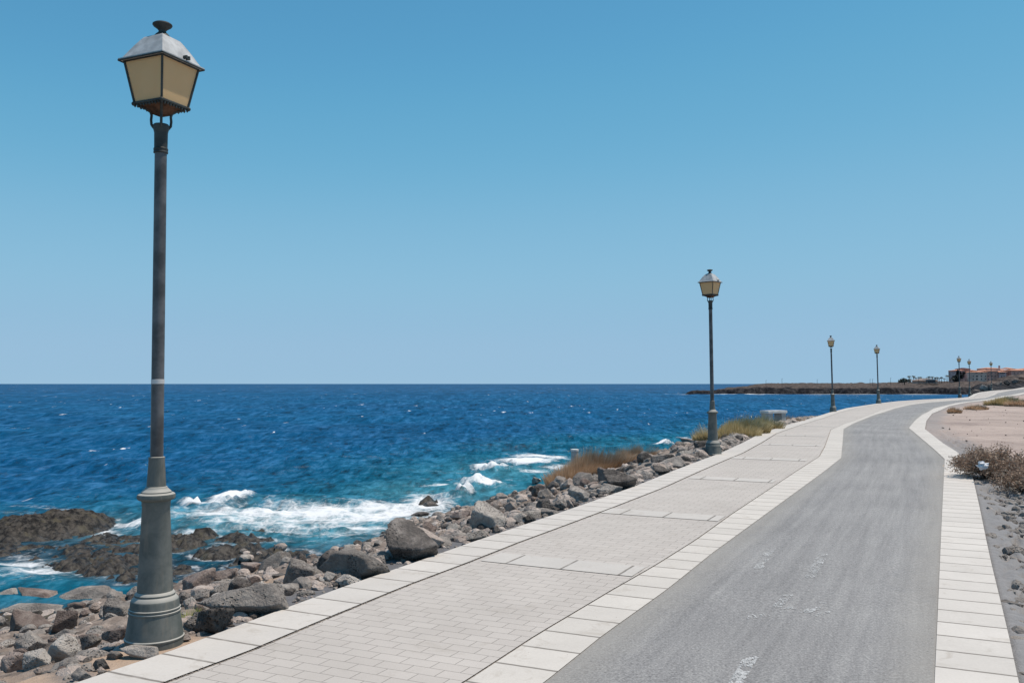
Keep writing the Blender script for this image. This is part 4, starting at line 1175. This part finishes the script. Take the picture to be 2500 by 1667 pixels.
# ------------------------------------------------------------------ plants
def blades(name, pos, h, mat, lean=.5, wdt=.009, seed=1, parent=None, segs=3, seedhead=False):
    """pos: (n,3) roots; h: (n,) lengths"""
    r = np.random.default_rng(seed); n = len(pos)
    az = r.uniform(0, 2 * math.pi, n); ln = r.uniform(.1, 1, n) * lean
    wind = np.array([.06, -.03])
    V = np.zeros((n, segs * 2 + 1, 3))
    side = np.stack([-np.sin(az + r.uniform(-1, 1, n)), np.cos(az), np.zeros(n)], -1)
    for s in range(segs + 1):
        t = s / segs
        off = np.stack([np.cos(az) * ln + wind[0] * t, np.sin(az) * ln + wind[1] * t, np.zeros(n)], -1) * (h * t ** 1.4)[:, None]
        c = pos + off + np.stack([np.zeros(n), np.zeros(n), h * t * (1 - .22 * ln * t)], -1)
        ww = wdt * (1 - t * .75) * r.uniform(.6, 1.4, n)
        if s < segs:
            V[:, 2 * s] = c - side * ww[:, None] * .5; V[:, 2 * s + 1] = c + side * ww[:, None] * .5
        else: V[:, 2 * segs] = c
    base = (np.arange(n) * (2 * segs + 1))[:, None]
    tri = []
    for s in range(segs - 1):
        a = 2 * s
        tri += [[a, a + 1, a + 3], [a, a + 3, a + 2]]
    tri += [[2 * segs - 2, 2 * segs - 1, 2 * segs]]
    Fc = (base[:, :, None] + np.array(tri)[None]).reshape(-1, 3)
    tone = np.repeat(np.clip(r.normal(.5, .22, n), 0, 1), 2 * segs + 1)
    me = np_mesh(name, V.reshape(-1, 3), Fc, False, attrs={'tone': tone})
    return link(name, me, MAT[mat], parent)
def mound(cx, cy, rx, ry, n, r, zf, rim=.0):
    a = r.uniform(0, 2 * math.pi, n); q = np.sqrt(r.random(n))
    irr = 1 + .22 * np.sin(a * 3 + cx) + .14 * np.sin(a * 5 + cy)
    X = cx + rx * q * irr * np.cos(a); Y = cy + ry * q * irr * np.sin(a)
    return np.stack([X, Y, zf(X, Y)], -1), q
def clump(name, cx, cy, rx, ry, n, h, mat, label, cat, seed, zf, wdt, lean=.5):
    r = np.random.default_rng(seed)
    P, q = mound(cx, cy, rx, ry, n, r, zf)
    hh = h * (1 - .55 * q ** 2) * (.45 + .55 * r.random(n) ** 1.5) * (.75 + .5 * vn2(P[:, 0] * 3.1 / max(rx, .3), P[:, 1] * 3.1 / max(rx, .3), seed))
    o = blades(name, P, hh, mat, lean, wdt, seed)
    return tag(o, label, cat)
zbank = lambda X, Y: np.where(dist_out(X, Y) > 0, bank_base(X, Y), Zg(Y)) - .03
zland = lambda X, Y: Zg(Y) - .05
P = bank_hit(1400, 1180)
clump('dry_grass_clump', 2.15, 27.0, 1.05, 1.05, 14000, .98, 'dry_grass', 'dry orange-tan grass clump on the rocky bank in front of the stone post', 'dry grass', 4, zbank, .013, .55)
P2 = bank_hit(1530, 1155)
o = clump('dry_grass_clump', 3.55, 28.2, .75, .9, 7500, .80, 'dry_grass', 'paler low dry grass clump adjoining the right side of the orange one', 'dry grass', 14, zbank, .013, .6)
P = path_hit(1812, 1062)
clump('green_grass_clump', P[0] + .02, P[1] + 1.0, .88, 1.2, 9000, .72, 'green_grass', 'yellow-green bushy grass clump behind the second lamp, left of the bench', 'grass clump', 5, lambda X, Y: np.maximum(zbank(X, Y), Zg(Y) - .25), .014, .55)
P = path_hit(1905, 1046)
clump('green_grass_clump', P[0] - .55, P[1] + .6, .62, 1.1, 5500, .58, 'green_grass', 'lower yellow-green grass clump in front of the white bench', 'grass clump', 6, lambda X, Y: np.maximum(zbank(X, Y), Zg(Y) - .25), .014, .6)
P = path_hit(1945, 1028)
clump('dry_grass_clump', P[0] - .25, P[1] + 1.2, .7, .9, 2500, .42, 'dry_grass', 'small brownish grass clump right of the white bench', 'dry grass', 7, lambda X, Y: np.maximum(zbank(X, Y), Zg(Y) - .25), .014, .6)
P = bank_hit(466, 1520)
clump('yellow_herb', P[0] + .02, P[1] - .12, .10, .10, 1100, .20, 'yellow_herb', 'small yellow-green herb growing at the right foot of the near lamp', 'plant', 8, zbank, .0035, .7)
for (px, py, rx, n, h, lab, sd) in [(2333, 1006, .34, 1400, .36, 'small round brown grass tuft on the sand, leftmost of three', 21), (2392, 998, .60, 1800, .36, 'middle brown grass tuft on the sand, low and wide', 22), (2466, 988, 1.0, 4500, .70, 'wide greenish-brown grass clump where the path rises', 23), (2508, 990, .9, 3500, .60, 'brown grass clump at the right picture edge beyond the sand', 24)]:
    x, y, z_ = sand_hit(px, py)
    clump('brown_grass_tuft', x, y + rx * .5, rx, rx * .6, n, h, 'dry_grass' if sd in (21, 22, 24) else 'green_grass', lab, 'grass tuft', sd, zland, .02, .6)
# twiggy shrub at the right edge: stems and small leaves
def shrub(cx, cy, rx, ry, h, n, label, seed):
    r = np.random.default_rng(seed)
    root = empty('dry_shrub', (cx, cy, float(Zg(cy)) - .06))
    bm = bmesh.new()
    tips = []
    for i in range(70):
        a = r.uniform(0, 6.28); q = math.sqrt(r.random())
        tx, ty, tz = rx * q * math.cos(a), ry * q * math.sin(a), h * (1 - .5 * q * q) * r.uniform(.55, 1)
        mid = (tx * .45 + r.normal() * .03, ty * .45 + r.normal() * .03, tz * .55)
        bar(bm, (tx * .1, ty * .1, 0), mid, .007, .005, 5); bar(bm, mid, (tx, ty, tz), .005, .002, 5)
        tips.append((mid, (tx, ty, tz)))
    st = bm_obj('stem', bm, MAT['trunk'], root)
    T = np.array([t for t in tips])
    k_ = r.integers(0, len(T), n); f = r.random(n) ** .6
    c = T[k_, 0] * (1 - f)[:, None] + T[k_, 1] * f[:, None] + np.clip(r.normal(size=(n, 3)), -1.6, 1.6) * np.array([.07, .07, .05])
    c[:, 2] = np.abs(c[:, 2])
    d1 = r.normal(size=(n, 3)); d1 /= np.linalg.norm(d1, axis=1)[:, None]
    d2 = np.cross(d1, r.normal(size=(n, 3))); d2 /= np.linalg.norm(d2, axis=1)[:, None]
    L = r.uniform(.010, .026, n)[:, None]; W = L * .38
    V = np.stack([c - d1 * L, c + d2 * W, c + d1 * L, c - d2 * W], 1).reshape(-1, 3)
    Fc = np.arange(n * 4).reshape(-1, 4)
    tone = np.repeat(np.clip(r.normal(.45, .25, n), 0, 1), 4)
    link('foliage', np_mesh('foliage', V, Fc, False, attrs={'tone': tone}), MAT['twiggy'], root)
    tag(root, label, 'shrub')
    return root
x, y, z_ = sand_hit(2432, 1168)
shrub(x + .05, y + .15, .66, .60, .60, 15000, 'brown twiggy shrub beside the edge slabs with white litter caught in it', 3)
x2, y2, z2 = sand_hit(2505, 1196)
shrub(x2 + .05, y2 + .1, .40, .40, .40, 6000, 'lower sparse reddish shrub at the right picture edge, in front of the twiggy one', 4)
# crumpled plastic litter
bm = bmesh.new(); bmesh.ops.create_icosphere(bm, subdivisions=3, radius=1)
for v in bm.verts:
    q = np.array([v.co[:]]) * 3.6
    v.co *= 1 + .95 * float(fbm3(q[:, 0], q[:, 1], q[:, 2], 3, 9)[0])
    v.co.x *= .078; v.co.y *= .045; v.co.z *= .055
o = bm_obj('plastic_litter', bm, MAT['litter'])
rx_, ry_, rz_ = ray(2399, 1136); yl = y - .52
o.location = (rx_ / ry_ * yl, yl, EYE + rz_ / ry_ * yl)
tag(o, 'crumpled white plastic litter caught in the twiggy shrub', 'litter')

# ------------------------------------------------------------------ bench and stone post
bp = path_hit(1930, 1031)
th = float(np.interp(bp[1], PY, PTH))
root = empty('bench', (bp[0] - .62, bp[1] + .25, float(Zg(bp[1])) - .02), R(-62))
bm = bmesh.new(); bx(bm, (0, .1, .40), (.45, .95, .10)); bmesh.ops.bevel(bm, geom=bm.edges[:], offset=.012, segments=2, affect='EDGES')
bm_obj('seat', bm, MAT['bright_concrete'], root)
for yy_ in (-.22, .42):
    bm = bmesh.new(); bx(bm, (0, yy_, .175), (.40, .22, .35)); bmesh.ops.bevel(bm, geom=bm.edges[:], offset=.01, segments=1, affect='EDGES')
    bm_obj('leg', bm, MAT['concrete'], root)
tag(root, 'white concrete slab bench at the seaward kerb behind the green grass', 'bench')
yp = 28.6
x, y, z_ = ray(1403, 1096)
ztop = EYE + z_ / y * yp
xp = x / y * yp
root = empty('stone_post', (xp, yp, ztop - .95))
bm = bmesh.new(); lathe(bm, [(0, .125), (.88, .112)], 24); bm_obj('shaft', bm, MAT['concrete'], root, True)
bm = bmesh.new(); lathe(bm, [(.875, .118), (.885, .126), (.94, .126), (.95, .115)], 24); bm_obj('cap', bm, MAT['bright_concrete'], root, True)
tag(root, 'short round stone post with pale cap rising behind the dry grass', 'post')

# ------------------------------------------------------------------ far resort: hotel, villa, palms, poles
D0 = 520.0
def far(px, py, Y=D0):
    x, y, z_ = ray(px, py)
    return x / y * Y, EYE + z_ / y * Y
hotel = empty('hotel', (*[far(2420, 930)[0]], D0, far(2420, 930)[1]))
hx, hz = hotel.location.x, hotel.location.z
def hbox(name, x0, x1, y0, y1, mat, dy=0, dep=12, parent=None, hip=False, over=.6):
    X0, Z1 = far(x0, y0); X1, Z0 = far(x1, y1)
    bm = bmesh.new()
    if hip:
        w_, h_ = X1 - X0 + 2 * over, Z1 - Z0
        base = [bm.verts.new((X0 - over - hx, dy - over, Z0 - hz)), bm.verts.new((X1 + over - hx, dy - over, Z0 - hz)), bm.verts.new((X1 + over - hx, dy + dep + over, Z0 - hz)), bm.verts.new((X0 - over - hx, dy + dep + over, Z0 - hz))]
        m_ = min(w_ * .35, dep * .5)
        a = bm.verts.new((X0 - over + m_ - hx, dy + dep / 2, Z1 - hz)); b = bm.verts.new((X1 + over - m_ - hx, dy + dep / 2, Z1 - hz))
        bm.faces.new(base); bm.faces.new((base[0], base[1], b, a)); bm.faces.new((base[1], base[2], b)); bm.faces.new((base[2], base[3], a, b)); bm.faces.new((base[3], base[0], a))
    else:
        bx(bm, ((X0 + X1) / 2 - hx, dy + dep / 2, (Z0 + Z1) / 2 - hz), (X1 - X0, dep, Z1 - Z0))
    return bm_obj(name, bm, MAT[mat], parent or hotel)
blocks = [(2346, 2364, 904, 932, 'plaster_grey', 3), (2362, 2409, 908, 932, 'plaster_pale', 0), (2365, 2378, 900, 909, 'plaster_pink', 4), (2378, 2396, 904, 909, 'plaster_pink', 5), (2408.5, 2440, 905, 932, 'plaster_pink', 1.5), (2424, 2456, 899, 916, 'plaster_pale', 6), (2440, 2458, 908, 932, 'plaster_grey', .5), (2458, 2478, 904, 930, 'plaster_pink', 5), (2474, 2515, 904, 928, 'plaster_pink', 2), (2512, 2560, 901, 928, 'plaster_pale', 3), (2335, 2350, 925, 933, 'plaster_pink', -3)]
for b in blocks: hbox('wall', b[0], b[1], b[2], b[3], b[4], b[5])
for b in [(2346, 2364, 901.5, 904, 3), (2362, 2376, 905.5, 908, 0), (2378, 2409, 904.8, 908, 0), (2365, 2378, 897, 900, 4), (2379, 2396, 901.5, 904, 5), (2409, 2440, 902, 905, 1.5), (2424, 2456, 896, 899, 6), (2440, 2458, 904.5, 908, .5), (2458, 2478, 901, 904, 5), (2474, 2515, 899.5, 904, 2), (2480, 2492, 896, 900, 6), (2512, 2560, 897, 901, 3)]:
    hbox('roof', *b[:4], 'roof_tile' if b[0] != 2365 else 'roof_dark', b[4], hip=True)
rw = random.Random(2)
def win(cx, cy, w_, h_, dy): hbox('window', cx - w_ / 2, cx + w_ / 2, cy - h_ / 2, cy + h_ / 2, 'window_dark', dy - .06, .3)
for x_ in (2376, 2385, 2396, 2406): win(x_, 918.3, 2.2 if x_ != 2385 else 4.5, 3.0, 0); win(x_, 925.6, 2.4 if x_ != 2385 else 4.5, 3.2, 0)
for x_ in (2384, 2397): win(x_, 910.8, 4.0, 1.5, 0)
for x_ in (2416, 2425, 2433): win(x_, 918.3, 2.6, 3.0, 1.5); win(x_, 925.6, 2.6, 3.2, 1.5); win(x_, 910.5, 1.7, 2.0, 1.5)
for x_ in (2351, 2358): win(x_, 913, 2, 2.4, 3); win(x_, 921, 2.2, 3, 3)
win(2449, 911, 12, 2.0, .5); win(2446, 919, 2, 3, .5); win(2453, 919, 2, 3, .5)
for x_ in (2463, 2470): win(x_, 911, 1.6, 2.2, 5)
for x_ in (2481, 2490, 2499, 2508): win(x_, 911, 2.0, 2.2, 2)
bm = bmesh.new(); X_a, Z_a = far(2455.5, 893); bx(bm, (X_a - hx, 7, Z_a - hz - .6), (.7, .7, 1.8)); bm_obj('chimney', bm, MAT['plaster_grey'], hotel)
tag(hotel, 'pink and cream resort hotel with terracotta roofs on the distant headland', 'hotel')
# low thatched villa among the palms
vx, vz = far(2258, 931.5, 500)
root = empty('villa', (vx, 500, vz - .8))
bm = bmesh.new(); bx(bm, (0, 0, .6), (11, 7, 1.5)); bm_obj('wall', bm, MAT['plaster_pale'], root)
bm = bmesh.new()
base = [bm.verts.new(q) for q in ((-7, -4.5, 1.3), (7, -4.5, 1.3), (7, 4.5, 1.3), (-7, 4.5, 1.3))]
a = bm.verts.new((-2.4, 0, 2.6)); b = bm.verts.new((2.4, 0, 2.6))
bm.faces.new(base); bm.faces.new((base[0], base[1], b, a)); bm.faces.new((base[1], base[2], b)); bm.faces.new((base[2], base[3], a, b)); bm.faces.new((base[3], base[0], a))
bm_obj('roof', bm, MAT['rock_brown'], root)
tag(root, 'low brown-roofed villa among the distant palms left of the hotel', 'villa')
vx, vz = far(2272, 931.5, 490)
root2 = empty('beach_hut', (vx, 490, vz - .6))
bm = bmesh.new(); bx(bm, (0, 0, .8), (4, 3, 1.6)); bm_obj('wall', bm, MAT['window_dark'], root2)
bm = bmesh.new(); bx(bm, (0, 0, 1.7), (6.5, 4, .35)); bm_obj('roof', bm, MAT['bright_concrete'], root2)
tag(root2, 'small white-roofed hut with dark opening right of the distant villa', 'hut')
def palm(h, seed):
    r = random.Random(seed)
    root = empty('palm_tree', (0, 0, 0))
    bm = bmesh.new(); bar(bm, (0, 0, -1), (.15, 0, h), .22, .14, 6); bm_obj('trunk', bm, MAT['trunk'], root)
    V, Fc = [], []
    for i in range(16):
        a = i * 2.4; el_ = r.uniform(-.3, 1.0); L = r.uniform(1.3, 2.0)
        pts = []
        for s_ in range(5):
            t = s_ / 4
            rr2 = L * t * math.cos(el_ * (1 - t)); z_ = h + L * (math.sin(el_) * t - .75 * t * t)
            pts.append((.15 + rr2 * math.cos(a), rr2 * math.sin(a), z_))
        i0 = len(V)
        for s_, q in enumerate(pts):
            ww = .30 * math.sin(math.pi * (.15 + .8 * s_ / 4))
            V.append((q[0] - ww * math.sin(a), q[1] + ww * math.cos(a), q[2] - .06)); V.append((q[0] + ww * math.sin(a), q[1] - ww * math.cos(a), q[2] - .06))
        for s_ in range(4): Fc.append((i0 + 2 * s_, i0 + 2 * s_ + 1, i0 + 2 * s_ + 3, i0 + 2 * s_ + 2))
    link('crown', np_mesh('crown', np.array(V), np.array(Fc), False), MAT['palm_leaf'], root)
    return root
def bushy(seed, w_, h_, mat='tree_dark', name='tree'):
    r = np.random.default_rng(seed)
    root = empty(name, (0, 0, 0))
    bm = bmesh.new(); bar(bm, (0, 0, -1), (0, 0, h_ * .6), .25, .12, 6); bm_obj('trunk', bm, MAT['trunk'], root)
    n = 1500
    cc = r.normal(size=(14, 3)) * np.array([w_ * .28, w_ * .28, h_ * .18]) + (0, 0, h_ * .58)
    c = cc[r.integers(0, 14, n)] + r.normal(size=(n, 3)) * w_ * .12
    d1 = r.normal(size=(n, 3)); d1 /= np.linalg.norm(d1, axis=1)[:, None]
    d2 = np.cross(d1, r.normal(size=(n, 3))); d2 /= np.linalg.norm(d2, axis=1)[:, None]
    V = np.stack([c - d1 * .3, c + d2 * .22, c + d1 * .3, c - d2 * .22], 1).reshape(-1, 3)
    link('crown', np_mesh('crown', V, np.arange(n * 4).reshape(-1, 4), False), MAT[mat], root)
    return root
rp = random.Random(5)
palms = [palm(4.4, 1), palm(3.4, 2)]
first = [True, True]
for i, px in enumerate([2219, 2224, 2230, 2236, 2243, 2247, 2262, 2268, 2277, 2283, 2288, 2293, 2299, 2306, 2312, 2320, 2327]):
    kx = i % 2
    o = palms[kx] if first[kx] else copy_tree(palms[kx]); first[kx] = False
    Y = 500 + rp.uniform(-15, 25)
    x, z_ = far(px, 931.2 + rp.uniform(-.4, .6), Y)
    s_ = rp.uniform(.5, .85)
    o.location = (x, Y, z_ - .3); o.scale = (s_ * 1.1, s_ * 1.1, s_); o.rotation_euler = (0, 0, rp.uniform(0, 6))
    tag(o, 'small distant palm in the row between the headland and the pink hotel', 'palm', 'distant palms left of the hotel')
tb = bushy(3, 2.8, 1.9, 'palm_leaf', 'bush_tree'); x, z_ = far(2208, 931.5, 480); tb.location = (x, 480, z_ - .6)
tag(tb, 'low bushy tree at the left end of the distant palm row', 'tree')
tb = bushy(5, 2.6, 2.6, 'palm_leaf', 'bush_tree'); x, z_ = far(2262, 931.5, 515); tb.location = (x, 515, z_ - .6)
tag(tb, 'bushy tree rising behind the distant brown-roofed villa', 'tree')
tb = bushy(4, 3.4, 7.0); x, z_ = far(2341, 931.5, 510); tb.location = (x, 510, z_ - .6)
tag(tb, 'tall dark tree against the left end of the pink hotel', 'tree')
tb = bushy(6, 3.4, 3.8); x, z_ = far(2333, 931.5, 505); tb.location = (x, 505, z_ - .6)
tag(tb, 'short dark tree left of the tall one by the pink hotel', 'tree')
for i, (px, top) in enumerate([(1870, 928), (1909, 924), (1995, 926), (2124, 925), (2130, 925), (2174, 922)]):
    x, zt = far(px, top, 470); _, zb = far(px, 939, 470)
    root = empty('utility_pole', (x, 470, zb))
    bm = bmesh.new(); bar(bm, (0, 0, -.8), (0, 0, zt - zb), .085, .06, 6); bm_obj('shaft', bm, MAT['post_grey'], root)
    bm = bmesh.new(); bar(bm, (-.05, 0, zt - zb - .1), (.55, 0, zt - zb), .05, .04, 6); bm_obj('arm', bm, MAT['post_grey'], root)
    tag(root, ['thin pole on the distant headland, leftmost of six, left of the third lamp', 'thin pole on the distant headland, second from the left of six', 'thin pole on the distant headland just left of the third lamp', 'thin pole on the distant headland, left one of the close pair by the fourth lamp', 'thin pole on the distant headland, right one of the close pair by the fourth lamp', 'thin pole on the distant headland, rightmost of six, right of the fourth lamp'][i], 'pole', 'thin poles along the distant headland')
